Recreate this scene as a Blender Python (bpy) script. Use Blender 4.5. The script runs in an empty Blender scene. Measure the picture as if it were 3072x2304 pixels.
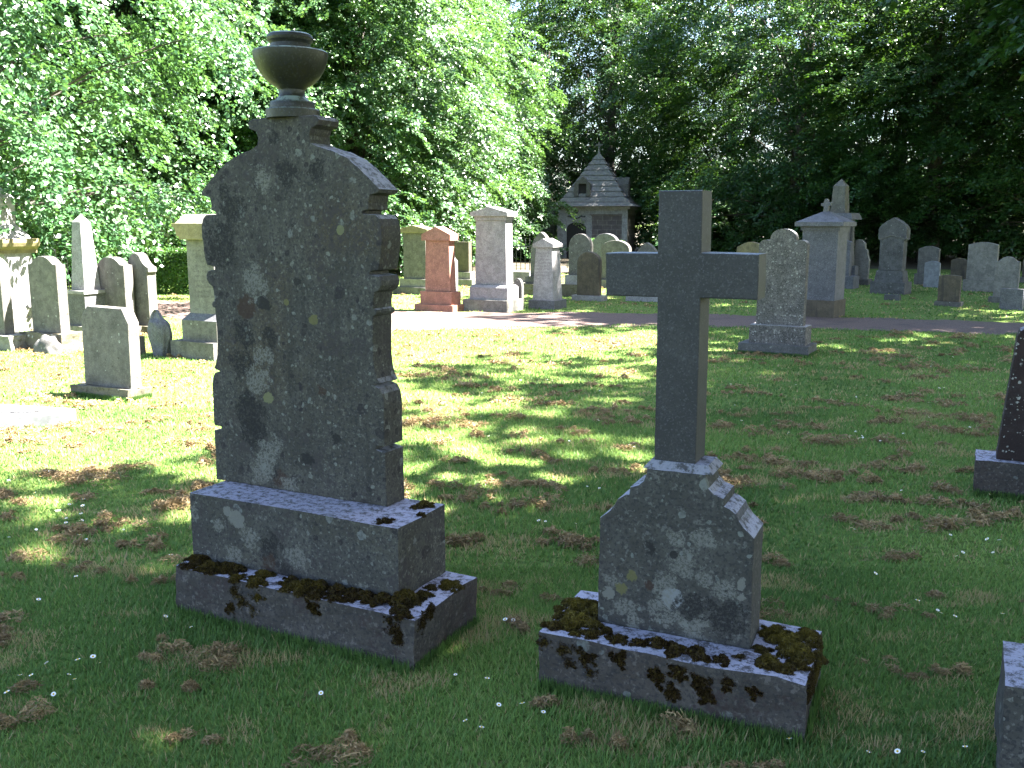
import bpy, bmesh, math, random
import numpy as np
from mathutils import Vector, noise as mnoise

SC = bpy.context.scene
COL = SC.collection
R = math.radians

# ------------------------------------------------------------------ camera, sky, sun, exposure
F_PX, HORIZON = 940.0, 222.0
cd = bpy.data.cameras.new('camera')
cam = bpy.data.objects.new('camera', cd)
COL.objects.link(cam)
cd.sensor_width = 36.0
cd.lens = 36.0 * F_PX / 1024.0
cd.clip_end = 2000.0
cd.clip_start = 0.05
cam.location = (0, 0, 1.6)
cam.rotation_euler = (R(90) - math.atan((384 - HORIZON) / F_PX), 0, 0)
SC.camera = cam

SUN_EL = R(57)
SUN_ROT = R(90)          # the sun stands to the right (+X)
w = bpy.data.worlds.new('World')
SC.world = w
w.use_nodes = True
wn = w.node_tree.nodes
sky = wn.new('ShaderNodeTexSky')
sky.sky_type = 'NISHITA'
sky.sun_disc = False
sky.sun_elevation = SUN_EL
sky.sun_rotation = SUN_ROT
sky.air_density = 1.0
sky.dust_density = 1.2
w.node_tree.links.new(sky.outputs[0], wn['Background'].inputs[0])
wn['Background'].inputs[1].default_value = 0.05
sd = bpy.data.lights.new('sun', 'SUN')
sd.energy = 5.0
sd.angle = R(0.55)
sd.color = (1.0, 0.965, 0.90)
so = bpy.data.objects.new('sun', sd)
COL.objects.link(so)
so.location = (20, 0, 30)
to_sun = Vector((math.sin(SUN_ROT) * math.cos(SUN_EL), math.cos(SUN_ROT) * math.cos(SUN_EL), math.sin(SUN_EL)))
so.rotation_euler = (-to_sun).to_track_quat('-Z', 'Y').to_euler()
SC.view_settings.view_transform = 'Standard'
SC.view_settings.look = 'None'
SC.view_settings.gamma = 1.0
SC.view_settings.use_curve_mapping = False
SC.view_settings.exposure = 4.05
SC.cycles.max_bounces = 6
SC.cycles.diffuse_bounces = 3
SC.cycles.transmission_bounces = 3
SC.cycles.transparent_max_bounces = 4
SC.cycles.sample_clamp_indirect = 4.0
SC.cycles.caustics_reflective = False
SC.cycles.caustics_refractive = False

rng = np.random.default_rng(7)
random.seed(7)

# ------------------------------------------------------------------ scene helpers
def tag(o, label=None, cat=None, group=None, kind=None):
    if label: o['label'] = label
    if cat: o['category'] = cat
    if group: o['group'] = group
    if kind: o['kind'] = kind
    return o

def empty(name, loc, rz=0.0, label=None, cat=None, group=None):
    o = bpy.data.objects.new(name, None)
    o.empty_display_size = 0.2
    COL.objects.link(o)
    o.location = loc
    o.rotation_euler = (0, 0, rz)
    return tag(o, label, cat, group)

def link(name, me, mat, parent=None):
    o = bpy.data.objects.new(name, me)
    COL.objects.link(o)
    if mat is not None:
        for m in (mat if isinstance(mat, (list, tuple)) else [mat]):
            me.materials.append(m)
    if parent is not None: o.parent = parent
    return o

def from_bm(name, bm, mat, parent=None, smooth=False):
    bmesh.ops.recalc_face_normals(bm, faces=bm.faces[:])
    me = bpy.data.meshes.new(name)
    bm.to_mesh(me)
    bm.free()
    if smooth:
        for p in me.polygons: p.use_smooth = True
    return link(name, me, mat, parent)

def np_mesh(name, verts, nper, tint=None):
    """verts (N*nper,3): every nper vertices in a row are one face"""
    nv = len(verts); nf = nv // nper
    me = bpy.data.meshes.new(name)
    me.vertices.add(nv)
    me.vertices.foreach_set('co', np.ascontiguousarray(verts, dtype=np.float32).ravel())
    me.loops.add(nv)
    me.loops.foreach_set('vertex_index', np.arange(nv, dtype=np.int32))
    me.polygons.add(nf)
    me.polygons.foreach_set('loop_start', np.arange(0, nv, nper, dtype=np.int32))
    me.polygons.foreach_set('loop_total', np.full(nf, nper, dtype=np.int32))
    if tint is not None:
        a = me.attributes.new('tint', 'FLOAT', 'FACE')
        a.data.foreach_set('value', np.asarray(tint, dtype=np.float32))
    me.update(calc_edges=True)
    return me

def vnoise(x, y, seed=0):
    """smooth value noise in numpy, 0..1"""
    t = np.random.default_rng(seed).random((256, 256))
    xi = np.floor(x).astype(int); yi = np.floor(y).astype(int)
    fx = x - xi; fy = y - yi
    fx = fx * fx * (3 - 2 * fx); fy = fy * fy * (3 - 2 * fy)
    g = lambda a, b: t[a % 256, b % 256]
    return (g(xi, yi) * (1 - fx) + g(xi + 1, yi) * fx) * (1 - fy) + (g(xi, yi + 1) * (1 - fx) + g(xi + 1, yi + 1) * fx) * fy

# ------------------------------------------------------------------ materials
class NT:
    def __init__(self, name):
        self.m = bpy.data.materials.new(name)
        self.m.use_nodes = True
        self.t = self.m.node_tree
        self.n = self.t.nodes
        self.b = self.n['Principled BSDF']
        self.out = self.n['Material Output']
    def new(self, typ, **kw):
        nd = self.n.new(typ)
        for k, v in kw.items(): setattr(nd, k, v)
        return nd
    def l(self, a, b): self.t.links.new(a, b)
    def put(self, sock, v):
        if isinstance(v, bpy.types.NodeSocket): self.l(v, sock)
        elif isinstance(v, (tuple, list)) and len(v) == 3 and sock.type == 'RGBA': sock.default_value = (*v, 1)
        elif sock.type == 'VECTOR' and not isinstance(v, (tuple, list)): sock.default_value = (v, v, v)
        else: sock.default_value = v
    def math(self, op, a, b=0.0, c=None, clamp=False):
        nd = self.new('ShaderNodeMath', operation=op, use_clamp=clamp)
        self.put(nd.inputs[0], a); self.put(nd.inputs[1], b)
        if c is not None: self.put(nd.inputs[2], c)
        return nd.outputs[0]
    def vmath(self, op, a, b):
        nd = self.new('ShaderNodeVectorMath', operation=op)
        self.put(nd.inputs[0], a); self.put(nd.inputs[1], b)
        return nd.outputs['Value'] if op in ('DISTANCE', 'LENGTH', 'DOT_PRODUCT') else nd.outputs[0]
    def mix(self, f, a, b):
        nd = self.new('ShaderNodeMix', data_type='RGBA')
        self.put(nd.inputs[0], f); self.put(nd.inputs[6], a); self.put(nd.inputs[7], b)
        return nd.outputs[2]
    def rng(self, v, a, b, c=0.0, d=1.0):
        nd = self.new('ShaderNodeMapRange', interpolation_type='SMOOTHSTEP')
        self.put(nd.inputs[0], v)
        for i, q in enumerate((a, b, c, d)): self.put(nd.inputs[1 + i], q)
        return nd.outputs[0]
    def noise(self, co, scale, detail=4.0, rough=0.55, color=False):
        nd = self.new('ShaderNodeTexNoise')
        self.put(nd.inputs['Vector'], co)
        nd.inputs['Scale'].default_value = scale
        nd.inputs['Detail'].default_value = detail
        nd.inputs['Roughness'].default_value = rough
        return nd.outputs['Color' if color else 'Fac']
    def vor(self, co, scale):
        nd = self.new('ShaderNodeTexVoronoi')
        self.put(nd.inputs['Vector'], co)
        nd.inputs['Scale'].default_value = scale
        return nd.outputs['Distance'], nd.outputs['Color']
    def coords(self, shift=True):
        tc = self.new('ShaderNodeTexCoord')
        co = tc.outputs['Object']
        if not shift: return co, co
        oi = self.new('ShaderNodeObjectInfo')
        off = self.math('MULTIPLY', oi.outputs['Random'], 37.0)
        return self.vmath('ADD', co, off), co
    def bump(self, h, strength, dist):
        nd = self.new('ShaderNodeBump')
        nd.inputs['Strength'].default_value = strength
        nd.inputs['Distance'].default_value = dist
        self.put(nd.inputs['Height'], h)
        self.l(nd.outputs[0], self.b.inputs['Normal'])

def spots(t, co, scale, dens, size, edge=0.018):
    """round patches of uneven size, one per cell, only in some cells"""
    d, c = t.vor(co, scale)
    sep = t.new('ShaderNodeSeparateColor')
    t.l(c, sep.inputs[0])
    r = t.math('MULTIPLY', t.math('SUBTRACT', sep.outputs[0], 1.0 - dens), size / dens)
    return t.rng(t.math('SUBTRACT', d, r), edge, -edge)

def stone(name, c0, c1, speck=0.0, pale=2.2, speck_scale=160, speck_col=(0.02, 0.02, 0.022), blotch=0.0, blotch_col=(0.035, 0.03, 0.03),
          blotch_scale=5.0, lichen=(), streak=0.0, streak_col=(0.06, 0.055, 0.05), bump=0.35, rough=0.9, marks=(), text=None,
          warm=0.0, warm_col=(0.16, 0.12, 0.06), top=None):
    t = NT(name)
    co, ob = t.coords()
    n1 = t.noise(co, 3.0, 6.0, 0.62)
    n2 = t.noise(co, 22.0, 5.0, 0.65)
    col = t.mix(t.rng(n1, 0.3, 0.7), c0, c1)
    col = t.mix(t.rng(n2, 0.35, 0.75, 0.0, 0.6), col, tuple(q * 0.55 for q in c0))
    n3 = t.noise(t.vmath('ADD', co, 5.7), 7.5, 9.0, 0.75)
    col = t.mix(t.rng(n3, 0.44, 0.58, 0.0, 0.5), col, tuple(q * 0.4 for q in c0))
    n4 = t.noise(t.vmath('ADD', co, 2.3), 19.0, 8.0, 0.8)
    col = t.mix(t.rng(n4, 0.56, 0.66, 0.0, 0.22), col, tuple(min(.7, q * 1.75) for q in c0))
    if warm:
        nw = t.noise(co, 2.1, 5.0, 0.6)
        col = t.mix(t.rng(nw, 0.5, 0.72, 0.0, warm), col, warm_col)
    if speck:
        ns = t.noise(co, speck_scale, 2.0, 0.6)
        col = t.mix(t.rng(ns, 0.5, 0.62, 0.0, speck), col, speck_col)
        ns2 = t.noise(t.vmath('ADD', co, 11.3), speck_scale * 0.8, 2.0, 0.6)
        col = t.mix(t.rng(ns2, 0.56, 0.68, 0.0, speck * 0.8), col, tuple(min(0.75, q * pale + (0.015 if pale > 2 else .004)) for q in c1))
    if streak:
        mp = t.new('ShaderNodeMapping')
        mp.inputs['Scale'].default_value = (9.0, 9.0, 0.7)
        t.l(co, mp.inputs[0])
        nst = t.noise(mp.outputs[0], 1.6, 4.0, 0.6)
        col = t.mix(t.rng(nst, 0.5, 0.75, 0.0, streak), col, streak_col)
    if text is not None:         # worn, illegible rows of cut lettering
        z0, z1, x0, x1 = text
        sp = t.new('ShaderNodeSeparateXYZ'); t.l(ob, sp.inputs[0])
        row = t.math('FRACT', t.math('MULTIPLY', sp.outputs[2], 17.0))
        rowm = t.math('MULTIPLY', t.rng(row, 0.25, 0.35), t.rng(row, 0.8, 0.7))
        ln = t.rng(t.noise(ob, 55.0, 1.0, 0.5), 0.47, 0.53)
        box = t.math('MULTIPLY', t.rng(sp.outputs[2], z0, z0 + 0.02), t.rng(sp.outputs[2], z1, z1 - 0.02))
        box = t.math('MULTIPLY', box, t.math('MULTIPLY', t.rng(sp.outputs[0], x0, x0 + 0.03), t.rng(sp.outputs[0], x1, x1 - 0.03)))
        f = t.math('MULTIPLY', t.math('MULTIPLY', rowm, ln), box)
        col = t.mix(t.math('MULTIPLY', f, 0.5), col, tuple(q * 0.35 for q in c0))
    wob = t.vmath('ADD', co, t.vmath('MULTIPLY', t.noise(co, 14.0, 4.0, 0.6, True), (0.05, 0.05, 0.05)))
    for lc, ls, ld, lz in lichen:
        f = spots(t, wob, ls, ld, lz)
        tex = t.rng(t.noise(co, 70.0, 3.0, 0.6), 0.3, 0.6, 0.35, 1.0)
        col = t.mix(t.math('MULTIPLY', f, tex), col, lc)
    if blotch:
        nb = t.noise(co, blotch_scale, 10.0, 0.74)
        f = t.rng(nb, 0.53, 0.57, 0.0, blotch)
        tex = t.rng(t.noise(co, 60.0, 3.0, 0.65), 0.38, 0.55)
        col = t.mix(t.math('MULTIPLY', f, tex), col, blotch_col)
    if marks:                    # the patches one can point at, each where it grows on the stone
        nm = t.noise(ob, 26.0, 8.0, 0.78)
        tex = t.rng(t.noise(ob, 95.0, 5.0, 0.8), 0.44, 0.53, 0.1, 1.0)
        w1 = t.vmath('MULTIPLY', t.vmath('SUBTRACT', t.noise(ob, 11.0, 3.0, 0.6, True), (.5, .5, .5)), (0.075, 0.0, 0.075))
        w2 = t.vmath('MULTIPLY', t.vmath('SUBTRACT', t.noise(ob, 55.0, 4.0, 0.75, True), (.5, .5, .5)), (0.032, 0.0, 0.032))
        obw = t.vmath('ADD', t.vmath('ADD', ob, w1), w2)
        for (x, y, z, r, mc, ragged) in marks:
            d = t.vmath('DISTANCE', obw if ragged > .45 else t.vmath('ADD', ob, t.vmath('MULTIPLY', w2, (.35, .35, .35))), (x, y, z))
            dd = t.math('ADD', d, t.math('MULTIPLY', t.math('SUBTRACT', nm, 0.5), (0.35 + ragged) * 2.2 * r))
            f = t.rng(dd, r * 1.03, r * (0.88 if ragged < .6 else 0.8))
            f = t.math('MULTIPLY', f, t.math('MULTIPLY', tex, 0.8) if mc == PL else t.math('ADD', 0.32, t.math('MULTIPLY', tex, 0.62))) if ragged > 0.6 else t.math('MULTIPLY', f, 0.85)
            col = t.mix(f, col, mc)
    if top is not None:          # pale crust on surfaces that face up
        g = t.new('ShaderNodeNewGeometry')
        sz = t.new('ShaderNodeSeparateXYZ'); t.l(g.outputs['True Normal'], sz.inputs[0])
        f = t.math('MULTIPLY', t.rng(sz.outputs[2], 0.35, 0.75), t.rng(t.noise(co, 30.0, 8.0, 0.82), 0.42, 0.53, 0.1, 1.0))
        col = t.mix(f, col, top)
    t.l(col, t.b.inputs['Base Color'])
    t.b.inputs['Roughness'].default_value = rough
    t.b.inputs['Specular IOR Level'].default_value = 0.3
    h = t.math('ADD', t.math('MULTIPLY', n2, 0.7), t.math('MULTIPLY', t.noise(co, 90.0, 4.0, 0.65), 0.5))
    t.bump(h, bump, 0.01)
    return t.m

def leaf_mat(name, dark, light, trans, gloss=0.35, tmix=0.35):
    t = NT(name)
    at = t.new('ShaderNodeAttribute', attribute_name='tint')
    oi = t.new('ShaderNodeObjectInfo')
    col = t.mix(at.outputs['Fac'], dark, light)
    hs = t.new('ShaderNodeHueSaturation')
    t.l(col, hs.inputs['Color'])
    t.l(t.math('ADD', 0.85, t.math('MULTIPLY', oi.outputs['Random'], 0.3)), hs.inputs['Value'])
    t.l(hs.outputs[0], t.b.inputs['Base Color'])
    t.b.inputs['Roughness'].default_value = 0.36
    t.b.inputs['Specular IOR Level'].default_value = gloss
    tr = t.new('ShaderNodeBsdfTranslucent')
    t.l(t.mix(at.outputs['Fac'], tuple(q * 0.8 for q in trans), trans), tr.inputs[0])
    mx = t.new('ShaderNodeMixShader')
    mx.inputs[0].default_value = tmix
    t.l(t.b.outputs[0], mx.inputs[1]); t.l(tr.outputs[0], mx.inputs[2])
    t.l(mx.outputs[0], t.out.inputs[0])
    return t.m

def simple(name, col, rough=0.8, var=0.35, scale=30.0, bump=0.0, metal=0.0):
    t = NT(name)
    co, _ = t.coords()
    n = t.noise(co, scale, 5.0, 0.6)
    t.l(t.mix(t.rng(n, 0.3, 0.7), tuple(q * (1 - var) for q in col), tuple(q * (1 + var) for q in col)), t.b.inputs['Base Color'])
    t.b.inputs['Roughness'].default_value = rough
    t.b.inputs['Metallic'].default_value = metal
    if bump: t.bump(n, bump, 0.02)
    return t.m

DK, PL, OC, BR = (0.013, 0.012, 0.012), (0.128, 0.125, 0.11), (0.095, 0.088, 0.035), (0.032, 0.018, 0.013)
YF = 0.318   # front plane of the tall tablet, its own coordinates
tab_marks = [(-1.0, YF, 1.25, .05, BR, .5), (-.905, YF, 1.27, .035, DK, .5), (-1.02, YF, 1.14, .06, DK, 1.3), (-.89, YF, 1.13, .045, DK, .9),
             (-1.03, YF, 1.00, .07, DK, 1.6), (-1.0, YF, .80, .085, DK, 1.1), (-.985, YF, .72, .07, DK, 1.2), (-1.02, YF, .86, .05, DK, 1.2),
             (-.86, YF, .53, .05, BR, 1.0), (-.90, YF, .56, .03, DK, .8), (-.76, YF, 1.79, .055, DK, 1.2), (-.62, YF, 1.79, .045, DK, 1.1),
             (-1.05, YF, 1.66, .07, DK, 1.2), (-1.13, YF, 1.5, .09, DK, 1.8), (-1.1, YF, 1.72, .04, DK, .9), (-.71, YF, .64, .025, DK, .6),
             (-.56, YF, .75, .022, DK, .5), (-.63, YF, .93, .024, BR, .7), (-.82, YF, 1.93, .03, DK, .8), (-.73, YF, 1.36, .02, DK, .5),
             (-.89, YF, 1.77, .05, PL, 1.0), (-.95, YF, 1.36, .07, PL, 1.6), (-.93, YF, 1.05, .05, PL, 1.8), (-.97, YF, .95, .06, PL, 1.8),
             (-.91, YF, .66, .06, PL, 1.7), (-.96, YF, .57, .06, PL, 1.6), (-.82, YF, .5, .05, PL, 1.4), (-.655, YF, 1.215, .024, OC, .35),
             (-.79, YF, 1.28, .014, OC, .3), (-.51, YF, 1.57, .018, (.12, .12, .06), .3), (-.90, YF, .88, .025, (.12, .12, .06), .6)]
MAT = {}
MAT['tablet'] = stone('dark_lichened_sandstone', (0.072, 0.067, 0.056), (0.048, 0.044, 0.038), speck=0.7, speck_scale=95, streak=0.55, streak_col=(0.022, 0.02, 0.018), blotch=0.85, blotch_scale=4.2,
                      lichen=[((0.115, 0.118, 0.105), 16, 0.4, 0.3), ((0.12, 0.12, 0.105), 38, 0.35, 0.36), ((0.022, 0.019, 0.02), 11, 0.26, 0.32), ((0.02, 0.017, 0.018), 27, 0.38, 0.4)], marks=tab_marks, warm=0.8,
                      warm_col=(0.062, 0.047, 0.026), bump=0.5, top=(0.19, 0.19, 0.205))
mid_marks = [(-.93, .12, .405, .04, PL, .4), (-.975, .12, .43, .022, PL, .4), (-1.17, .12, .40, .035, PL, .8), (-1.03, .12, .36, .03, PL, 1.2),
             (-.75, .12, .30, .06, DK, 1.5), (-.76, .12, .24, .04, BR, 1.2), (-.62, .12, .29, .05, PL, 1.6), (-.67, .12, .22, .04, DK, 1.0),
             (-.95, .12, .23, .05, PL, 1.4), (-.3, .12, .22, .03, PL, 1.0), (-.86, .12, .33, .05, PL, 1.6)]
MAT['plinth'] = stone('lichened_grey_plinth', (0.072, 0.068, 0.060), (0.052, 0.049, 0.044), speck=0.75, speck_scale=75, blotch=0.8, blotch_scale=6,
                      lichen=[((0.118, 0.124, 0.118), 13, 0.4, 0.34), ((0.02, 0.017, 0.018), 10, 0.3, 0.36), ((0.02, 0.017, 0.018), 25, 0.35, 0.38), ((0.12, 0.122, 0.11), 36, 0.3, 0.36)], marks=mid_marks, bump=0.4, warm=0.35,
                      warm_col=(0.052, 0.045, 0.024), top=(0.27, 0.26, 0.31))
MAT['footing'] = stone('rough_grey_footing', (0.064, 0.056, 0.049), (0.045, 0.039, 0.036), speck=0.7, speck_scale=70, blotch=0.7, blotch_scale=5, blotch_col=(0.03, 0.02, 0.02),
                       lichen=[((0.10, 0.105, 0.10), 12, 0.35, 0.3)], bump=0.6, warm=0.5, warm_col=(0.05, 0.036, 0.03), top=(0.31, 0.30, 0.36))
MAT['urn'] = stone('polished_dark_urn_stone', (0.026, 0.025, 0.018), (0.017, 0.017, 0.015), speck=0.7, speck_scale=120, warm=0.9, warm_col=(0.036, 0.034, 0.009),
                   lichen=[((0.07, 0.075, 0.07), 26, 0.3, 0.26)], bump=0.15, rough=0.45, top=(0.16, 0.2, 0.18))
MAT['granite_cross'] = stone('grey_blue_granite', (0.036, 0.035, 0.037), (0.030, 0.029, 0.032), speck=0.95, pale=1.95, speck_scale=165, bump=0.06, rough=0.6,
                             blotch=0.15, top=(0.2, 0.22, 0.24))
YD = .168
die_marks = [(-.47, YD, .335, .04, (.17, .175, .178), .25), (-.50, YD, .38, .05, PL, 1.5), (-.49, YD, .29, .055, PL, 1.6), (-.44, YD, .45, .05, PL, 1.8), (-.465, YD, .55, .028, PL, .9),
             (-.375, YD, .56, .032, PL, 1.1), (-.34, YD, .55, .022, PL, 1.0), (-.305, YD, .39, .04, PL, .9), (-.28, YD, .385, .03, PL, 1.2), (-.37, YD, .42, .03, PL, .8),
             (-.69, YD, .36, .032, PL, .8), (-.695, YD, .315, .022, PL, .5), (-.635, YD, .27, .045, PL, 1.2), (-.37, YD, .26, .035, PL, .8), (-.43, YD, .25, .03, PL, 1.1),
             (-.24, YD, .43, .018, PL, .5), (-.235, YD, .38, .018, PL, .5), (-.47, YD, .49, .015, DK, .3), (-.65, YD, .34, .025, OC, .6), (-.62, YD, .39, .018, OC, .6),
             (-.56, YD, .50, .02, DK, .6), (-.55, YD, .37, .02, BR, .6), (-.28, YD, .30, .07, DK, 1.8), (-.40, YD, .31, .05, DK, 1.8), (-.40, YD, .215, .05, PL, 1.2), (-.6, YD, .225, .04, PL, 1.2)]
MAT['die'] = stone('lichen_spotted_stepped_die', (0.064, 0.061, 0.053), (0.048, 0.046, 0.042), speck=0.7, speck_scale=80, blotch=0.3, blotch_scale=6,
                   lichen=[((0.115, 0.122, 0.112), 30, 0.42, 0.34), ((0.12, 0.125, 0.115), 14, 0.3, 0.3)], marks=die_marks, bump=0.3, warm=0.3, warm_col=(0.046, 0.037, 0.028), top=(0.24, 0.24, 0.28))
MAT['sand'] = stone('grey_brown_sandstone', (0.155, 0.144, 0.126), (0.12, 0.113, 0.103), speck=0.35, streak=0.45, blotch=0.4, blotch_scale=7, lichen=[((0.3, 0.3, 0.27), 20, 0.25, 0.25), ((0.05, 0.045, 0.04), 24, 0.2, 0.3)], bump=0.25)
MAT['sand_pale'] = stone('pale_weathered_sandstone', (0.24, 0.225, 0.195), (0.19, 0.18, 0.16), speck=0.3, streak=0.3, blotch=0.25, blotch_scale=7, lichen=[((0.05, 0.045, 0.04), 26, 0.16, 0.28)], bump=0.22)
MAT['sand_yellow'] = stone('yellowed_sandstone', (0.27, 0.22, 0.11), (0.20, 0.17, 0.10), speck=0.25, streak=0.3, blotch=0.3, bump=0.2)
MAT['granite_pale'] = stone('pale_grey_granite', (0.30, 0.28, 0.28), (0.25, 0.24, 0.245), speck=0.45, speck_scale=90, speck_col=(0.09, 0.085, 0.085), bump=0.05, rough=0.6)
MAT['granite_text'] = stone('pale_grey_granite_cut_with_letters', (0.30, 0.28, 0.28), (0.25, 0.24, 0.245), speck=0.4, speck_scale=90, speck_col=(0.09, 0.085, 0.085), bump=0.05, rough=0.6, text=(0.55, 1.08, -.42, -.06))
MAT['text11'] = stone('grey_sandstone_cut_with_letters', (0.18, 0.168, 0.15), (0.148, 0.14, 0.127), speck=0.3, streak=0.2, bump=0.15, text=(0.7, 1.32, -.40, -.02))
MAT['granite_mid'] = stone('mid_grey_granite', (0.128, 0.125, 0.135), (0.105, 0.103, 0.111), speck=0.5, speck_scale=90, bump=0.05, rough=0.65, streak=0.15)
MAT['granite_pink'] = stone('pink_granite', (0.33, 0.165, 0.12), (0.28, 0.14, 0.105), speck=0.45, speck_scale=90, speck_col=(0.15, 0.06, 0.045), bump=0.05, rough=0.55)
MAT['brown'] = stone('brown_stained_stone', (0.13, 0.105, 0.07), (0.085, 0.07, 0.055), speck=0.3, streak=0.7, streak_col=(0.03, 0.028, 0.028), blotch=0.3, bump=0.25)
MAT['speckled'] = stone('dark_stone_flecked_with_pale_lichen', (0.15, 0.135, 0.125), (0.11, 0.10, 0.095), speck=0.6, speck_scale=60, blotch=0.4, blotch_scale=6, lichen=[((0.22, 0.2, 0.18), 22, 0.55, 0.42), ((0.3, 0.29, 0.27), 34, 0.4, 0.4)], bump=0.4, top=(0.3, 0.29, 0.28))
MAT['maroon'] = stone('dark_maroon_stone_flecked_white', (0.035, 0.02, 0.018), (0.02, 0.013, 0.012), speck=0.3, blotch=0.4, lichen=[((0.26, 0.25, 0.22), 34, 0.4, 0.36), ((0.3, 0.3, 0.27), 60, 0.3, 0.36)], bump=0.4, top=(0.2, 0.2, 0.24))
MAT['grey_dark'] = stone('dark_grey_weathered_stone', (0.12, 0.115, 0.11), (0.09, 0.088, 0.086), speck=0.4, streak=0.4, blotch=0.5, lichen=[((0.2, 0.2, 0.18), 18, 0.3, 0.3)], bump=0.3)
MAT['white'] = stone('white_marble', (0.25, 0.255, 0.265), (0.21, 0.215, 0.225), streak=0.15, bump=0.08, rough=0.6)
MAT['mossy_base'] = stone('mossy_sandstone_base', (0.16, 0.14, 0.10), (0.11, 0.10, 0.075), speck=0.3, blotch=0.8, blotch_scale=8, blotch_col=(0.05, 0.045, 0.02), lichen=[((0.32, 0.31, 0.28), 14, 0.4, 0.36)], bump=0.5)
MAT['chips'] = stone('dark_grave_chippings', (0.2, 0.2, 0.2), (0.05, 0.05, 0.05), speck=0.9, speck_scale=40, blotch=0.7, blotch_scale=9, bump=0.8)
MAT['roof'] = stone('grey_stone_slab_roof', (0.22, 0.208, 0.203), (0.175, 0.167, 0.167), streak=0.25, speck=0.3, blotch=0.25, warm=0.3, warm_col=(0.13, 0.09, 0.075), bump=0.2)
MAT['ashlar'] = stone('dressed_grey_ashlar', (0.33, 0.33, 0.335), (0.27, 0.27, 0.28), streak=0.25, blotch=0.2, bump=0.15)
MAT['iron'] = simple('black_painted_iron', (0.02, 0.02, 0.02), 0.5, 0.3)
MAT['iron_grey'] = simple('grey_painted_iron', (0.14, 0.15, 0.15), 0.5, 0.3)
MAT['void'] = simple('dark_timber_door', (0.012, 0.010, 0.010), 0.8)
MAT['carving'] = simple('dark_carved_stone', (0.045, 0.045, 0.045), 0.8)

def coursed():
    t = NT('coursed_rubble_masonry')
    co, ob = t.coords()
    br = t.new('ShaderNodeTexBrick')
    mp = t.new('ShaderNodeMapping'); mp.inputs['Rotation'].default_value = (R(90), 0, 0)
    t.l(ob, mp.inputs[0]); t.l(mp.outputs[0], br.inputs['Vector'])
    br.inputs['Color1'].default_value = (0.085, 0.075, 0.08, 1)
    br.inputs['Color2'].default_value = (0.12, 0.105, 0.105, 1)
    br.inputs['Mortar'].default_value = (0.19, 0.175, 0.165, 1)
    br.inputs['Scale'].default_value = 1.0
    br.inputs['Mortar Size'].default_value = 0.012
    br.inputs['Brick Width'].default_value = 0.42
    br.inputs['Row Height'].default_value = 0.21
    n = t.noise(co, 9.0, 6.0, 0.6)
    t.l(t.mix(t.rng(n, 0.35, 0.7, 0.0, 0.6), br.outputs['Color'], (0.06, 0.05, 0.055)), t.b.inputs['Base Color'])
    t.b.inputs['Roughness'].default_value = 0.95
    t.bump(t.math('ADD', br.outputs['Fac'], n), 0.3, 0.02)
    return t.m
MAT['coursed'] = coursed()

def grass_mat():
    t = NT('mown_grass')
    at = t.new('ShaderNodeAttribute', attribute_name='tint')
    cr = t.new('ShaderNodeValToRGB')
    e = cr.color_ramp.elements
    e[0].position = 0.0; e[0].color = (0.06, 0.115, 0.03, 1)
    e[1].position = 1.0; e[1].color = (0.34, 0.25, 0.135, 1)
    for p, c in ((0.35, (0.108, 0.195, 0.044)), (0.62, (0.185, 0.27, 0.065)), (0.8, (0.31, 0.265, 0.11))):
        k = e.new(p); k.color = (*c, 1)
    t.l(at.outputs['Fac'], cr.inputs[0])
    t.l(cr.outputs[0], t.b.inputs['Base Color'])
    t.b.inputs['Roughness'].default_value = 0.55
    t.b.inputs['Specular IOR Level'].default_value = 0.25
    tr = t.new('ShaderNodeBsdfTranslucent')
    hs = t.new('ShaderNodeHueSaturation'); hs.inputs['Value'].default_value = 1.5
    t.l(cr.outputs[0], hs.inputs['Color']); t.l(hs.outputs[0], tr.inputs[0])
    mx = t.new('ShaderNodeMixShader'); mx.inputs[0].default_value = 0.35
    t.l(t.b.outputs[0], mx.inputs[1]); t.l(tr.outputs[0], mx.inputs[2]); t.l(mx.outputs[0], t.out.inputs[0])
    return t.m
MAT['grass'] = grass_mat()

def lawn_mat():
    t = NT('lawn_turf')
    co, _ = t.coords(False)
    a = t.noise(co, 1.3, 6.0, 0.6)
    b = t.noise(co, 24.0, 6.0, 0.7)
    col = t.mix(t.rng(b, 0.3, 0.7), (0.06, 0.095, 0.024), (0.155, 0.21, 0.05))
    col = t.mix(t.rng(a, 0.48, 0.72, 0.0, 0.6), col, (0.13, 0.18, 0.045))
    c = t.noise(t.vmath('MULTIPLY', co, (1.0, 2.4, 1.0)), 3.4, 7.0, 0.7)
    col = t.mix(t.rng(c, 0.58, 0.66, 0.0, 0.8), col, (0.2, 0.15, 0.085))
    t.l(col, t.b.inputs['Base Color'])
    t.b.inputs['Roughness'].default_value = 0.95
    t.b.inputs['Specular IOR Level'].default_value = 0.1
    t.bump(b, 0.8, 0.03)
    return t.m
MAT['lawn'] = lawn_mat()

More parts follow.
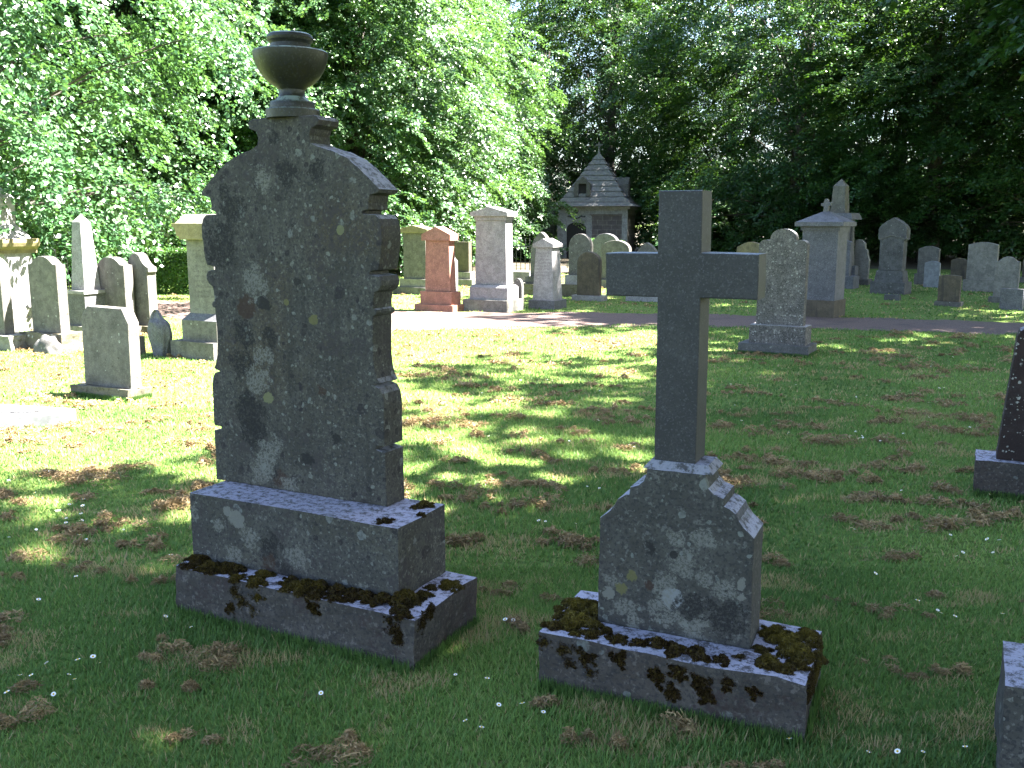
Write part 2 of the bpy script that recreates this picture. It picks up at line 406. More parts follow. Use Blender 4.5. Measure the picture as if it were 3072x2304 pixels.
def path_mat():
    t = NT('reddish_gravel')
    co, _ = t.coords(False)
    a = t.noise(co, 2.0, 6.0, 0.65)
    b = t.noise(co, 45.0, 4.0, 0.7)
    col = t.mix(t.rng(b, 0.3, 0.7), (0.055, 0.034, 0.027), (0.125, 0.082, 0.068))
    col = t.mix(t.rng(a, 0.5, 0.7, 0.0, 0.6), col, (0.035, 0.025, 0.024))
    t.l(col, t.b.inputs['Base Color'])
    t.b.inputs['Roughness'].default_value = 0.95
    t.bump(b, 0.5, 0.02)
    return t.m
MAT['path'] = path_mat()
MAT['litter'] = simple('leaf_litter', (0.05, 0.038, 0.022), 0.95, 0.5, 6.0, 0.5)
MAT['bark'] = simple('grey_brown_bark', (0.055, 0.047, 0.038), 0.9, 0.45, 9.0, 0.6)
MAT['leaf_lime'] = leaf_mat('lime_leaf', (0.03, 0.086, 0.03), (0.088, 0.178, 0.06), (0.12, 0.235, 0.042), 0.9)
MAT['leaf_near'] = leaf_mat('broad_leaf', (0.028, 0.086, 0.03), (0.076, 0.165, 0.056), (0.10, 0.215, 0.042), 0.9)
MAT['leaf_beech'] = leaf_mat('beech_leaf', (0.014, 0.042, 0.014), (0.042, 0.10, 0.022), (0.08, 0.17, 0.018), 0.4, 0.28)
MAT['leaf_hedge'] = leaf_mat('hedge_leaf', (0.04, 0.10, 0.03), (0.11, 0.2, 0.06), (0.11, 0.22, 0.03), 0.5)
MAT['moss'] = leaf_mat('moss', (0.02, 0.011, 0.006), (0.13, 0.10, 0.018), (0.05, 0.045, 0.01), 0.1, 0.15)
MAT['dry'] = leaf_mat('dry_cut_grass', (0.13, 0.09, 0.045), (0.42, 0.30, 0.155), (0.32, 0.22, 0.11), 0.15, 0.2)
MAT['petal'] = simple('white_petal', (0.75, 0.76, 0.8), 0.6, 0.05)
MAT['pollen'] = simple('yellow_pollen', (0.6, 0.4, 0.03), 0.7, 0.1)
MAT['stem'] = simple('green_stem', (0.06, 0.12, 0.03), 0.6, 0.1)

# ------------------------------------------------------------------ ground
def sheet(name, pts, z, mat, kind='structure'):
    bm = bmesh.new()
    bm.faces.new([bm.verts.new((x, y, z)) for x, y in pts])
    o = from_bm(name, bm, mat)
    if o.data.polygons[0].normal.z < 0: o.data.flip_normals()
    return tag(o, kind=kind)

sheet('lawn', [(-400, -100), (400, -100), (400, 700), (-400, 700)], 0.0, MAT['lawn'])
path_c = [(-16, 22.5, 1.5), (-11, 19.9, 1.4), (-8, 18.6, 1.3), (-5, 16.7, 1.4), (-3.2, 15.9, 1.55), (-1.6, 15.45, 1.6), (0.2, 15.6, 1.25), (2.2, 15.7, 1.02), (5, 15.1, 1.02), (8, 14.2, 1.05), (11, 12.9, 1.1), (15, 10.8, 1.2), (22, 6.5, 1.3)]
def path_half(x):
    xs = [p[0] for p in path_c]
    return np.interp(x, xs, [p[1] for p in path_c]), np.interp(x, xs, [p[2] for p in path_c])
xs = np.linspace(-16, 22, 240)
yc, hw = path_half(xs)
e1 = yc + hw + (vnoise(xs * 2.2, xs * 0, 3) - .5) * .35 + (vnoise(xs * 9, xs * 0, 4) - .5) * .12
e0 = yc - hw + (vnoise(xs * 2.2, xs * 0 + 9, 3) - .5) * .35 + (vnoise(xs * 9, xs * 0 + 5, 4) - .5) * .12
bm = bmesh.new()
va = [bm.verts.new((x, y, .005)) for x, y in zip(xs, e0)]
vb = [bm.verts.new((x, y, .005)) for x, y in zip(xs, e1)]
for i in range(len(xs) - 1): bm.faces.new((va[i], va[i + 1], vb[i + 1], vb[i]))
tag(from_bm('path', bm, MAT['path']), kind='structure')
sheet('woodland_floor', [(-60, 29), (-12, 27.5), (-2, 28.5), (4, 31), (10, 33.5), (16, 32), (26, 28), (60, 24), (140, 200), (-140, 200)], 0.004, MAT['litter'])

# ------------------------------------------------------------------ stone shapes (own coordinates: x along the front, y back, z up)
def add_box(bm, x0, x1, y0, y1, z0, z1, tx=0.0, ty=0.0):
    p = [(x0, y0, z0), (x1, y0, z0), (x1, y1, z0), (x0, y1, z0), (x0 + tx, y0 + ty, z1), (x1 - tx, y0 + ty, z1), (x1 - tx, y1 - ty, z1), (x0 + tx, y1 - ty, z1)]
    v = [bm.verts.new(q) for q in p]
    for f in ((3, 2, 1, 0), (4, 5, 6, 7), (0, 1, 5, 4), (1, 2, 6, 5), (2, 3, 7, 6), (3, 0, 4, 7)):
        bm.faces.new([v[i] for i in f])
    return v

def bevel(bm, w, seg=2):
    if w > 0:
        bmesh.ops.bevel(bm, geom=[e for e in bm.edges if e.is_manifold and e.calc_face_angle(0) > 0.35], offset=w, segments=seg, affect='EDGES', profile=0.6, clamp_overlap=True)

def B(x0, x1, y0, y1, z0, z1, bev=0.012, tx=0.0, ty=0.0):
    def f():
        bm = bmesh.new()
        add_box(bm, x0, x1, y0, y1, z0, z1, tx, ty)
        bevel(bm, bev)
        return bm
    return f

def RB(x0, x1, y0, y1, z0, z1, amp=0.012, cut=16, seed=0, skew=0.0):
    """a rough-hewn block: subdivided, worn and slightly uneven"""
    def f():
        bm = bmesh.new()
        n = [max(2, int(round((b - a) / ((x1 - x0) / cut)))) for a, b in ((x0, x1), (y0, y1), (z0, z1))]
        add_box(bm, x0, x1, y0, y1, z0, z1)
        bevel(bm, 0.014, 2)
        for _ in range(2):
            bmesh.ops.subdivide_edges(bm, edges=[e for e in bm.edges if e.calc_length() > 0.05], cuts=2, use_grid_fill=True)
        for v in bm.verts:
            p = v.co * 5.0 + Vector((seed * 7.1, 0, 0))
            d = mnoise.noise_vector(p) * amp + mnoise.noise_vector(p * 3.7) * amp * 0.55
            if v.co.z < z0 + 0.001: d.z = 0
            v.co += d
            v.co.x += skew * (v.co.y - y0)
        return bm
    return f

def O(pts, y0, y1, bev=0.01, jit=0.0, step=0.03, seed=1):
    """a front outline drawn out to its thickness"""
    def f():
        P = [Vector((p[0], p[1])) for p in pts]
        if jit:
            Q = []
            for a, b in zip(P, P[1:] + P[:1]):
                n = max(1, int((b - a).length / step))
                for i in range(n):
                    q = a.lerp(b, i / n)
                    k = mnoise.noise_vector(Vector((q.x * 21 + seed, q.y * 21, seed * 3.3)))
                    k2 = mnoise.noise_vector(Vector((q.x * 6 + seed, q.y * 6, seed * 1.3)))
                    Q.append(q + Vector((k.x, k.y)) * jit + Vector((k2.x, k2.y)) * jit)
            P = Q
        bm = bmesh.new()
        vs = [bm.verts.new((q.x, y0, q.y)) for q in P]
        fc = bm.faces.new(vs)
        ex = bmesh.ops.extrude_face_region(bm, geom=[fc])
        bmesh.ops.translate(bm, verts=[g for g in ex['geom'] if isinstance(g, bmesh.types.BMVert)], vec=(0, y1 - y0, 0))
        bmesh.ops.recalc_face_normals(bm, faces=bm.faces[:])
        if bev:
            ed = [e for e in bm.edges if abs(e.verts[0].co.y - e.verts[1].co.y) < 1e-5]
            bmesh.ops.bevel(bm, geom=ed, offset=bev, segments=2, affect='EDGES', profile=0.6, clamp_overlap=True)
        return bm
    return f

def LATHE(prof, cx, cy, seg=40):
    def f():
        bm = bmesh.new()
        rings = []
        for r, z in prof:
            rings.append([bm.verts.new((cx + r * math.cos(2 * math.pi * i / seg), cy + r * math.sin(2 * math.pi * i / seg), z)) for i in range(seg)])
        for a, b in zip(rings, rings[1:]):
            for i in range(seg): bm.faces.new((a[i], a[(i + 1) % seg], b[(i + 1) % seg], b[i]))
        bm.faces.new(rings[0][::-1]); bm.faces.new(rings[-1])
        return bm
    return f

def arc(cx, cz, rx, rz, a0, a1, n=10):
    return [(cx + rx * math.cos(R(a0 + (a1 - a0) * i / n)), cz + rz * math.sin(R(a0 + (a1 - a0) * i / n))) for i in range(n + 1)]
def round_top(x0, x1, z0, zs, zt, n=16):
    c = (x0 + x1) / 2; r = (x1 - x0) / 2
    return [(x0, z0), (x1, z0)] + arc(c, zs, r, zt - zs, 0, 180, n)
def segment_top(x0, x1, z0, zs, zt): return [(x0, z0), (x1, z0), (x1, zs)] + [(x1 + (x0 - x1) * i / 10, zs + (zt - zs) * math.sin(math.pi * i / 10)) for i in range(1, 10)] + [(x0, zs)]
def ogee_top(x0, x1, z0, zs, zt):
    """a round head between two small level shoulders, joined by hollow curves"""
    w = x1 - x0; c = (x0 + x1) / 2; h = zt - zs
    half = [(.5, 0), (.42, 0.02), (.37, .1), (.33, .32), (.27, .58), (.19, .82), (.1, .95), (0, 1)]
    rt = [(c + a * w, zs + b * h) for a, b in half]
    return [(x0, z0), (x1, z0)] + rt + [(2 * c - a, b) for a, b in rt[-2::-1]]
def gable_ogee(x0, x1, z0, zs, zt):
    w = x1 - x0; c = (x0 + x1) / 2; h = zt - zs
    half = [(.5, -.35), (.56, -.3), (.56, .0), (.46, .1), (.36, .24), (.27, .48), (.19, .78), (.1, .93), (0, 1)]
    rt = [(c + a * w, zs + b * h) for a, b in half]
    return [(x0, z0), (x1, z0)] + rt + [(2 * c - a, b) for a, b in rt[-2::-1]]
def pointed_top(x0, x1, z0, zs, zt):
    c = (x0 + x1) / 2; w = (x1 - x0) / 2
    half = [(1, 0), (.86, .3), (.66, .56), (.42, .78), (.18, .94), (0, 1)]
    rt = [(c + a * w, zs + b * (zt - zs)) for a, b in half]
    return [(x0, z0), (x1, z0)] + rt + [(2 * c - a, b) for a, b in rt[-2::-1]]
def clip_top(x0, x1, z0, zs, zt, k): return [(x0, z0), (x1, z0), (x1, zs), (x1 - k, zt), (x0 + k, zt), (x0, zs)]
def trefoil_top(x0, x1, z0, zs, zt):
    w = x1 - x0; c = (x0 + x1) / 2
    r = w * .27
    sh = w * .2
    return ([(x0, z0), (x1, z0), (x1 + .004, zs)] + arc(x1 - sh * .62, zs, sh * .66, sh * .6, 0, 100, 6) + [(c + r, zs + sh * .55)]
            + arc(c, zs + sh * .75, r, zt - zs - sh * .75, 4, 176, 14) + [(c - r, zs + sh * .55)] + arc(x0 + sh * .62, zs, sh * .66, sh * .6, 80, 180, 6) + [(x0 - .004, zs)])
def taper(x0, x1, z0, X0, X1, z1): return [(x0, z0), (x1, z0), (X1, z1), (X0, z1)]
def pediment(x0, x1, z0, zs, zt): return [(x0, z0), (x1, z0), (x1, zs), ((x0 + x1) / 2, zt), (x0, zs)]

def PYR(x0, x1, y0, y1, z0, z1, X, Y, zt, bev=0.004):
    """tapering square shaft under a pyramid point; X, Y are the top half sizes"""
    def f():
        bm = bmesh.new()
        cx, cy = (x0 + x1) / 2, (y0 + y1) / 2
        a = [bm.verts.new(q) for q in ((x0, y0, z0), (x1, y0, z0), (x1, y1, z0), (x0, y1, z0))]
        b = [bm.verts.new(q) for q in ((cx - X, cy - Y, z1), (cx + X, cy - Y, z1), (cx + X, cy + Y, z1), (cx - X, cy + Y, z1))]
        t = bm.verts.new((cx, cy, zt))
        bm.faces.new(a[::-1])
        for i in range(4):
            bm.faces.new((a[i], a[(i + 1) % 4], b[(i + 1) % 4], b[i]))
            bm.faces.new((b[i], b[(i + 1) % 4], t))
        bevel(bm, bev)
        return bm
    return f

def monument(name, label, cat, loc, yaw, parts, group=None, tilt=(0, 0)):
    root = empty(name, (loc[0], loc[1], 0), R(yaw), label, cat, group)
    root.rotation_euler = (R(tilt[0]), R(tilt[1]), R(yaw))
    out = {}
    for p in parts:
        pn, fn, mt = p[:3]
        o = from_bm(pn, fn(), MAT[mt], root, smooth=len(p) > 3 and p[3] == 's')
        if len(p) > 3 and p[3] == 's':
            try: o.data.shade_auto_smooth_angle = 0.6
            except Exception: pass
        out[pn] = o
    return root, out

# ------------------------------------------------------------------ moss
def moss(name, parent, patches, seed=1):
    """each patch (x, y, z, radius, height, normal 'z' or 'y'): a low cushion bristling with short shoots"""
    g = np.random.default_rng(seed)
    V = []; T = []
    pp = list(patches)
    for (x, y, z, r, h, ax, olive) in patches:
        for _ in range(4):
            a = g.random() * 6.28; q = r * (1.0 + .5 * g.random()); e = r * (.18 + .22 * g.random())
            dx, dy = q * math.cos(a), q * math.sin(a)
            if ax == 'z': c = (x + dx, max(.012, y + dy), z)
            elif ax == 'y': c = (x + dx, y, min(z + dy, .19))
            else: c = (x, y + dx, min(z + dy, .19))
            pp.append((*c, e, h * .35, ax, olive * .7))
    for (x, y, z, r, h, ax, olive) in pp:
        n = int(2600 * r * r / 0.0036) + 140
        a = g.random(n) * 2 * np.pi
        ph = g.random() * 6.3
        lob = 1 + .28 * np.sin(3 * a + ph) + .18 * np.sin(5 * a + 2 * ph)
        rr = r * lob * np.sqrt(g.random(n))
        u = rr * np.cos(a); v = rr * np.sin(a)
        hh = h * np.clip(1 - (rr / (r * lob)) ** 2, 0.08, 1) * (.75 + .5 * vnoise(u * 60 + seed * 9, v * 60 + x * 50, seed))
        if ax == 'z': P = np.stack([x + u, y + v, z + hh], 1); up = np.array([0, 0, 1.0])
        elif ax == 'y': P = np.stack([x + u, y - hh * .6, z + v], 1); up = np.array([0, -1.0, .25])
        else: P = np.stack([x + hh * .6, y + u, z + v], 1); up = np.array([1.0, 0, .25])
        d = g.normal(size=(n, 3)) * .75 + up
        d /= np.linalg.norm(d, axis=1)[:, None]
        s = g.normal(size=(n, 3)); s -= (s * d).sum(1)[:, None] * d
        s /= np.linalg.norm(s, axis=1)[:, None]
        L = (.007 + .008 * g.random(n))[:, None]
        W = (.0022 + .002 * g.random(n))[:, None]
        base = P - d * L * .55
        tri = np.stack([base - s * W, base + s * W, P + d * L * .5], 1).reshape(-1, 3)
        V.append(tri); T.append(np.clip(olive * (.35 + .65 * hh / max(h, 1e-4)) + g.normal(size=n) * .16, 0, 1))
    me = np_mesh(name, np.concatenate(V), 3, np.concatenate(T))
    return link(name, me, MAT['moss'], parent)

# ------------------------------------------------------------------ the tall urn monument
xc = -.7735
half = [(.152, 2.004), (.168, 2.0), (.178, 1.988), (.172, 1.968), (.138, 1.955), (.128, 1.93), (.134, 1.902), (.165, 1.888), (.23, 1.872), (.30, 1.842), (.35, 1.806),
        (.40, 1.764), (.449, 1.722), (.444, 1.708), (.404, 1.700), (.396, 1.672), (.400, 1.648), (.372, 1.642), (.372, 1.632), (.430, 1.628), (.446, 1.612), (.455, 1.585),
        (.457, 1.54), (.448, 1.46), (.438, 1.420), (.396, 1.413), (.396, 1.402), (.438, 1.396), (.446, 1.378), (.446, 1.36), (.434, 1.342), (.414, 1.332), (.408, 1.30), (.408, 1.272),
        (.420, 1.266), (.424, 1.256), (.420, 1.246), (.405, 1.240), (.402, 1.18), (.402, 1.09), (.408, 1.04), (.419, 1.00), (.431, .982), (.420, .976), (.398, .970), (.428, .962),
        (.440, .94), (.446, .90), (.447, .73), (.405, .726), (.405, .714), (.448, .706), (.449, .486)]
prof = [(xc + a, z) for a, z in half] + [(xc - a, z) for a, z in half[::-1]]
Lroot, Lp = monument('urn_monument', 'tall dark lichen-blotched tablet monument topped by a stone urn, on two plinths', 'gravestone', (-.353, 3.161), -27,
    [('footing', RB(-1.165, 0, 0, .465, -.06, .2, .012, seed=2), 'footing'),
     ('plinth', RB(-1.18, -.138, .12, .455, .2, .484, .0035, 20, 21), 'plinth'),
     ('tablet', O(prof, YF, .447, .006, .0022, .012, 3), 'tablet')])
urn_prof = [(.104, 2.003), (.105, 2.034), (.102, 2.039), (.088, 2.040), (.088, 2.062), (.085, 2.067), (.070, 2.069), (.062, 2.078), (.054, 2.086), (.050, 2.10), (.051, 2.112), (.056, 2.116), (.060, 2.122),
            (.085, 2.136), (.108, 2.158), (.126, 2.185), (.138, 2.212), (.145, 2.240), (.146, 2.252), (.142, 2.257), (.086, 2.262), (.079, 2.268), (.077, 2.284), (.080, 2.290),
            (.087, 2.296), (.090, 2.306), (.087, 2.317), (.078, 2.323), (.05, 2.324), (.04, 2.315)]
urn_o = from_bm('urn', LATHE(urn_prof, xc, .382, 48)(), MAT['urn'], Lroot, smooth=True)
urn_o.data.set_sharp_from_angle(angle=0.55)
pch = []
for x, y, r, h, ol in [(-1.12, .085, .05, .025, .25), (-1.03, .06, .045, .02, .45), (-.95, .085, .05, .02, .3), (-.90, .095, .03, .018, .3), (-.84, .01, .03, .016, .5), (-.76, .08, .042, .024, .6),
                       (-.74, .01, .035, .02, .55), (-.62, .085, .03, .025, .2), (-.55, .045, .06, .03, .5), (-.49, .08, .05, .028, .35), (-.45, .01, .03, .02, .2), (-.40, .09, .04, .025, .2),
                       (-.33, .085, .045, .025, .15), (-.27, .09, .04, .025, .2), (-.20, .10, .04, .028, .25), (-.13, .13, .05, .045, .45), (-.09, .05, .035, .02, .2), (-.05, .012, .03, .018, .15),
                       (-.08, .20, .03, .02, .3), (-.045, .33, .045, .02, .7), (-.10, .28, .025, .014, .3), (-1.13, .02, .02, .012, .15), (-.98, .02, .022, .012, .15), (-.36, .03, .03, .014, .15)]:
    pch.append((x, y, .2, r, h, 'z', ol))
for x, z, r, ol in [(-.80, .115, .045, .25), (-.75, .09, .035, .4), (-.84, .15, .03, .2), (-.86, .08, .03, .15), (-.72, .155, .025, .5), (-.07, .15, .04, .1), (-.06, .11, .03, .1), (-.45, .16, .025, .2), (-.10, .18, .02, .1)]:
    pch.append((x, 0.002, z, r, .012, 'y', ol))
pch.append((-.20, .40, .484, .035, .02, 'z', .4)); pch.append((-.23, .17, .484, .025, .008, 'z', .1)); pch.append((-.15, .5 * .6, .484, .012, .006, 'z', .2))
pch.append((0.002, .05, .17, .03, .012, 'x', .1)); pch.append((0.002, .10, .185, .03, .012, 'x', .15))
moss('moss', Lroot, pch, 5)

# ------------------------------------------------------------------ the granite cross
dz = [(-.21, .2), (-.207, .587), (-.255, .648), (-.262, .655), (-.287, .667), (-.307, .684), (-.313, .708), (-.338, .722), (-.358, .743), (-.368, .765), (-.37, .782)]
dxc = (-.733 - .203) / 2
die_pts = [(-.203, .2), (-.205, .585), (-.214, .594), (-.240, .616), (-.257, .638), (-.268, .660), (-.290, .676), (-.308, .682), (-.311, .707), (-.342, .719), (-.360, .736), (-.369, .760), (-.371, .780)]
die_pts = die_pts + [(2 * dxc - a - .004, b) for a, b in die_pts[::-1]]
arm = [(-.413, .80), (-.415, 1.357), (-.233, 1.357), (-.235, 1.5), (-.417, 1.503), (-.42, 1.70), (-.563, 1.70), (-.562, 1.5), (-.741, 1.498), (-.737, 1.355), (-.558, 1.356), (-.555, .80)]
Xroot, Xp = monument('granite_cross', 'plain grey granite cross on a stepped lichen-spotted base and mossy plinth', 'gravestone', (.905, 2.689), -24.5,
    [('plinth', RB(-.89, 0, 0, .42, -.06, .2, .010, seed=9), 'footing'),
     ('die', O(die_pts, YD, .345, .006, .0018, .012, 6), 'die'),
     ('die_top', B(-.585, -.350, .172, .341, .780, .806, .004, .02, .02), 'die'),
     ('cross', O(arm, .197, .335, .0045, .0009, .02, 4), 'granite_cross')])
pch = []
for x, y, r, h, ol in [(-.80, .13, .075, .035, .75), (-.84, .26, .06, .03, .8), (-.77, .22, .05, .03, .7), (-.86, .06, .04, .02, .3), (-.72, .05, .05, .022, .3), (-.68, .10, .03, .014, .2), (-.62, .05, .04, .02, .2),
                       (-.55, .06, .03, .016, .15), (-.49, .08, .045, .02, .2), (-.42, .06, .05, .022, .15), (-.36, .09, .03, .014, .15), (-.34, .04, .035, .018, .15), (-.27, .05, .035, .016, .1), (-.22, .09, .03, .01, .15),
                       (-.13, .09, .06, .028, .45), (-.07, .07, .04, .022, .35), (-.05, .20, .06, .03, .7), (-.10, .27, .06, .03, .8), (-.04, .33, .05, .03, .7), (-.15, .33, .05, .02, .7), (-.04, .12, .03, .016, .35), (-.17, .18, .025, .01, .3)]:
    pch.append((x, y, .2, r * (.72 if y < .115 else .95), h, 'z', ol))
for x, z, r, ol in [(-.87, .17, .028, .2), (-.80, .16, .04, .2), (-.72, .14, .035, .12), (-.70, .09, .03, .12), (-.60, .16, .03, .12), (-.47, .13, .03, .15), (-.40, .16, .035, .12), (-.42, .08, .035, .12), (-.33, .14, .04, .1),
                    (-.30, .09, .03, .1), (-.24, .16, .03, .1), (-.16, .14, .02, .1), (-.78, .11, .025, .1)]:
    pch.append((x, 0.002, z, r * .78, .012, 'y', ol))
for y, z, r, ol in [(.08, .16, .04, .2), (.2, .15, .05, .5), (.3, .16, .05, .6)]: pch.append((.002, y, z, r, .014, 'x', ol))
moss('moss', Xroot, pch, 8)

# ------------------------------------------------------------------ stones of the left group
G_L = None
monument('headstone', 'round-shouldered pale headstone cut by the left edge of the photo, on a rough base', 'gravestone', (-6.46, 11.79), -27,
    [('base', RB(-.60, .22, -.03, .30, -.05, .19, .02, seed=4), 'sand_pale'), ('tablet', O(round_top(-.52, .03, .19, 1.0, 1.18), .05, .19, .012, .003), 'sand')])
monument('obelisk_monument', 'white pedestal with moulded cap carrying a broad obelisk, half hidden by leaves', 'gravestone', (-7.38, 13.69), -27,
    [('skirt', B(-.46, .06, 0, .48, 1.36, 1.56, .006, .14, .13), 'granite_pale'), ('base', B(-.50, .08, -.05, .53, -.05, .20), 'sand_pale'), ('plinth', B(-.47, .06, -.02, .5, .2, .35), 'sand_pale'), ('shaft', B(-.44, .04, .02, .46, .35, 1.15), 'granite_pale'),
     ('cap', O([(-.47, 1.15), (.07, 1.15), (.07, 1.2), (.13, 1.25), (.15, 1.3), (.15, 1.36), (-.55, 1.36), (-.55, 1.3), (-.53, 1.25), (-.47, 1.2)], -.06, .54, .006), 'sand_yellow'),
     ('obelisk', PYR(-.30, -.10, .13, .35, 1.36, 1.95, .11, .11, 2.1), 'granite_pale')])
monument('headstone', 'brown-grey headstone with a rounded head and small shoulders, boulder against its base', 'gravestone', (-5.58, 11.57), -27,
    [('base', RB(-.80, .0, 0, .36, -.05, .22, .015, seed=5), 'mossy_base'), ('tablet', O(ogee_top(-.65, -.12, .22, 1.08, 1.18), .09, .23, .010, .002), 'sand')])
def boulder():
    bm = bmesh.new()
    bmesh.ops.create_icosphere(bm, subdivisions=4, radius=1)
    for v in bm.verts:
        k = 1 + .18 * mnoise.noise(v.co * 1.7) + .06 * mnoise.noise(v.co * 6)
        v.co = Vector((v.co.x * .21 * k, v.co.y * .12 * k, v.co.z * .22 * k))
    return bm
o = from_bm('boulder', boulder(), MAT['grey_dark'], smooth=True)
o.location = (-5.74, 11.55, 0.0); o.rotation_euler = (0, 0, R(-27))
tag(o, 'low rounded grey boulder leaning on the base of a shouldered headstone', 'boulder')
monument('obelisk_monument', 'slim white pointed obelisk on a square pedestal in front of the iron gate', 'gravestone', (-6.36, 13.36), -27,
    [('base', B(-.09, .45, -.04, .46, -.05, .15), 'sand_pale'), ('pedestal', B(0, .40, .02, .42, .15, .60), 'granite_mid'), ('cornice', B(-.02, .42, 0, .44, .60, .645, .008), 'granite_pale'),
     ('shaft', PYR(.07, .34, .08, .35, .645, 1.60, .085, .085, 1.71), 'granite_pale')])
monument('headstone', 'streaked brown headstone with an arched head, behind the clipped-corner stone', 'gravestone', (-5.45, 13.30), -27,
    [('base', RB(-.72, .08, -.06, .28, -.05, .14, .012, seed=6), 'mossy_base'), ('tablet', O(ogee_top(-.62, -.02, .14, 1.0, 1.11), 0, .16, .010, .002), 'sand')])
monument('headstone', 'speckled grey headstone with an ogee gable and jutting kneelers, beside the hedge', 'gravestone', (-5.19, 13.39), -27,
    [('base', B(-.56, .02, -.04, .28, -.05, .13), 'mossy_base'), ('tablet', O(gable_ogee(-.47, -.01, .13, .96, 1.17), .03, .19, .010, .002), 'sand')])
monument('headstone', 'low brown headstone with clipped corners standing alone on the sunlit lawn', 'gravestone', (-3.47, 8.34), -27,
    [('base', RB(-.75, -.0, 0, .27, -.05, .10, .014, seed=7), 'mossy_base'), ('tablet', O([(-.625, .10), (-.015, .10), (.0, .70), (-.075, .83), (-.52, .84), (-.61, .74)], .06, .185, .010, .003), 'sand')], tilt=(0, 0))
o = from_bm('footstone', B(-.19, 0, 0, .14, -.05, .22, .02)(), MAT['grey_dark'])
o.location = (-4.57, 11.34, 0); o.rotation_euler = (0, 0, R(-27))
tag(o, 'tiny grey footstone half hidden behind the clipped-corner headstone', 'gravestone')

def statuette():
    bm = bmesh.new()
    lv = [(-.03, .10, .075, .0), (.06, .115, .085, .0), (.14, .13, .09, 0), (.24, .15, .10, 0), (.32, .152, .10, -.005), (.38, .14, .095, -.01), (.42, .115, .085, -.025), (.455, .085, .075, -.04), (.50, .06, .06, -.05), (.535, .04, .045, -.052), (.56, .015, .02, -.052)]
    rings = []
    seg = 40
    for z, rx, ry, ox in lv:
        ring = []
        for i in range(seg):
            a = 2 * math.pi * i / seg
            fold = 1 + .06 * math.sin(5 * a + z * 6) + .035 * math.sin(11 * a - z * 9)
            x = ox + rx * math.cos(a) * fold; y = ry * math.sin(a) * fold
            front = max(0, -math.sin(a)) ** 3
            if .44 < z < .54: y += front * .055           # the hollow of the hood
            if .10 < z < .2: y -= front * .02 * math.cos(z * 60)
            ring.append(bm.verts.new((x, y, z)))
        rings.append(ring)
    for a, b in zip(rings, rings[1:]):
        for i in range(seg): bm.faces.new((a[i], a[(i + 1) % seg], b[(i + 1) % seg], b[i]))
    bm.faces.new(rings[0][::-1]); bm.faces.new(rings[-1])
    bmesh.ops.subdivide_edges(bm, edges=bm.edges[:], cuts=1, smooth=.6, use_grid_fill=True)
    for v in bm.verts: v.co += mnoise.noise_vector(v.co * 18) * .006
    return bm
o = from_bm('statuette', statuette(), MAT['granite_mid'], smooth=True)
o.location = (-4.24, 11.28, 0); o.rotation_euler = (0, 0, R(-20))
tag(o, 'small weathered grey carving of a draped hooded shape beside a tall pedestal', 'statue')

monument('pedestal_monument', 'tall lettered sandstone pedestal with moulded cap, beside the small hooded carving', 'gravestone', (-3.47, 10.83), -27,
    [('base', B(-.68, 0, 0, .62, -.05, .21), 'sand'), ('plinth', B(-.55, -.0, .07, .55, .21, .455), 'sand'), ('plinth_moulding', B(-.55, 0, .07, .55, .455, .535, .006, .07, .07), 'granite_mid'),
     ('shaft', B(-.475, -.06, .14, .48, .535, 1.40, .006), 'text11'),
     ('cap', O([(-.475, 1.40), (-.06, 1.40), (-.06, 1.43), (-.02, 1.44), (0, 1.52), (.05, 1.56), (.05, 1.585), (-.585, 1.585), (-.585, 1.56), (-.535, 1.52), (-.515, 1.44), (-.475, 1.43)], .03, .59, .005), 'sand_yellow'),
     ('cap_top', B(-.56, .02, .06, .56, 1.585, 1.69, .006, .08, .08), 'sand_pale')])

# grave kerb at the left edge
def poly_prism(pts, z0, z1, bev=.01):
    def f():
        bm = bmesh.new()
        fc = bm.faces.new([bm.verts.new((x, y, z1)) for x, y in pts])
        ex = bmesh.ops.extrude_face_region(bm, geom=[fc])
        bmesh.ops.translate(bm, verts=[g for g in ex['geom'] if isinstance(g, bmesh.types.BMVert)], vec=(0, 0, z0 - z1))
        bmesh.ops.recalc_face_normals(bm, faces=bm.faces[:])
        bevel(bm, bev)
        return bm
    return f
kr = empty('ledger_slab', (-3.58, 7.31, 0), 0, 'low white-edged grave slab with dark chippings at the left edge of the lawn', 'grave slab')
from_bm('kerb', poly_prism([(0, 0), (.02, .22), (-1.9, .74), (-1.9, -.55)], -.05, .10)(), MAT['white'], kr)
from_bm('chippings', poly_prism([(-.2, .05), (-.2, .17), (-1.8, .60), (-1.8, -.25)], .09, .112, .003)(), MAT['chips'], kr)

# ------------------------------------------------------------------ stones of the middle group
monument('pedestal_monument', 'broad sandstone monument with a yellow-edged low cap behind the pink granite one', 'gravestone', (-1.99, 20.99), -28,
    [('base', B(-.75, .12, -.08, .5, -.05, .16), 'sand'), ('plinth', B(-.62, .08, 0, .42, .16, .34), 'sand_pale'), ('shaft', B(-.54, .05, .06, .36, .34, 1.36), 'sand'),
     ('cap', O([(-.62, 1.36), (.12, 1.36), (.14, 1.44), (-.25, 1.53), (-.64, 1.44)], 0, .42, .006), 'sand_yellow')])
monument('pedestal_monument', 'pink granite pedestal monument with a gabled cap', 'gravestone', (-1.09, 16.85), -28,
    [('base', B(-.79, .03, 0, .44, -.05, .12), 'granite_pink'), ('plinth', B(-.70, -.03, .06, .38, .12, .355), 'granite_pink'), ('shaft', O(taper(-.63, -.09, .355, -.605, -.115, 1.27), .12, .32, .006), 'granite_pink'),
     ('cap', O(pediment(-.665, -.055, 1.27, 1.38, 1.52), .07, .37, .006), 'granite_pink')])
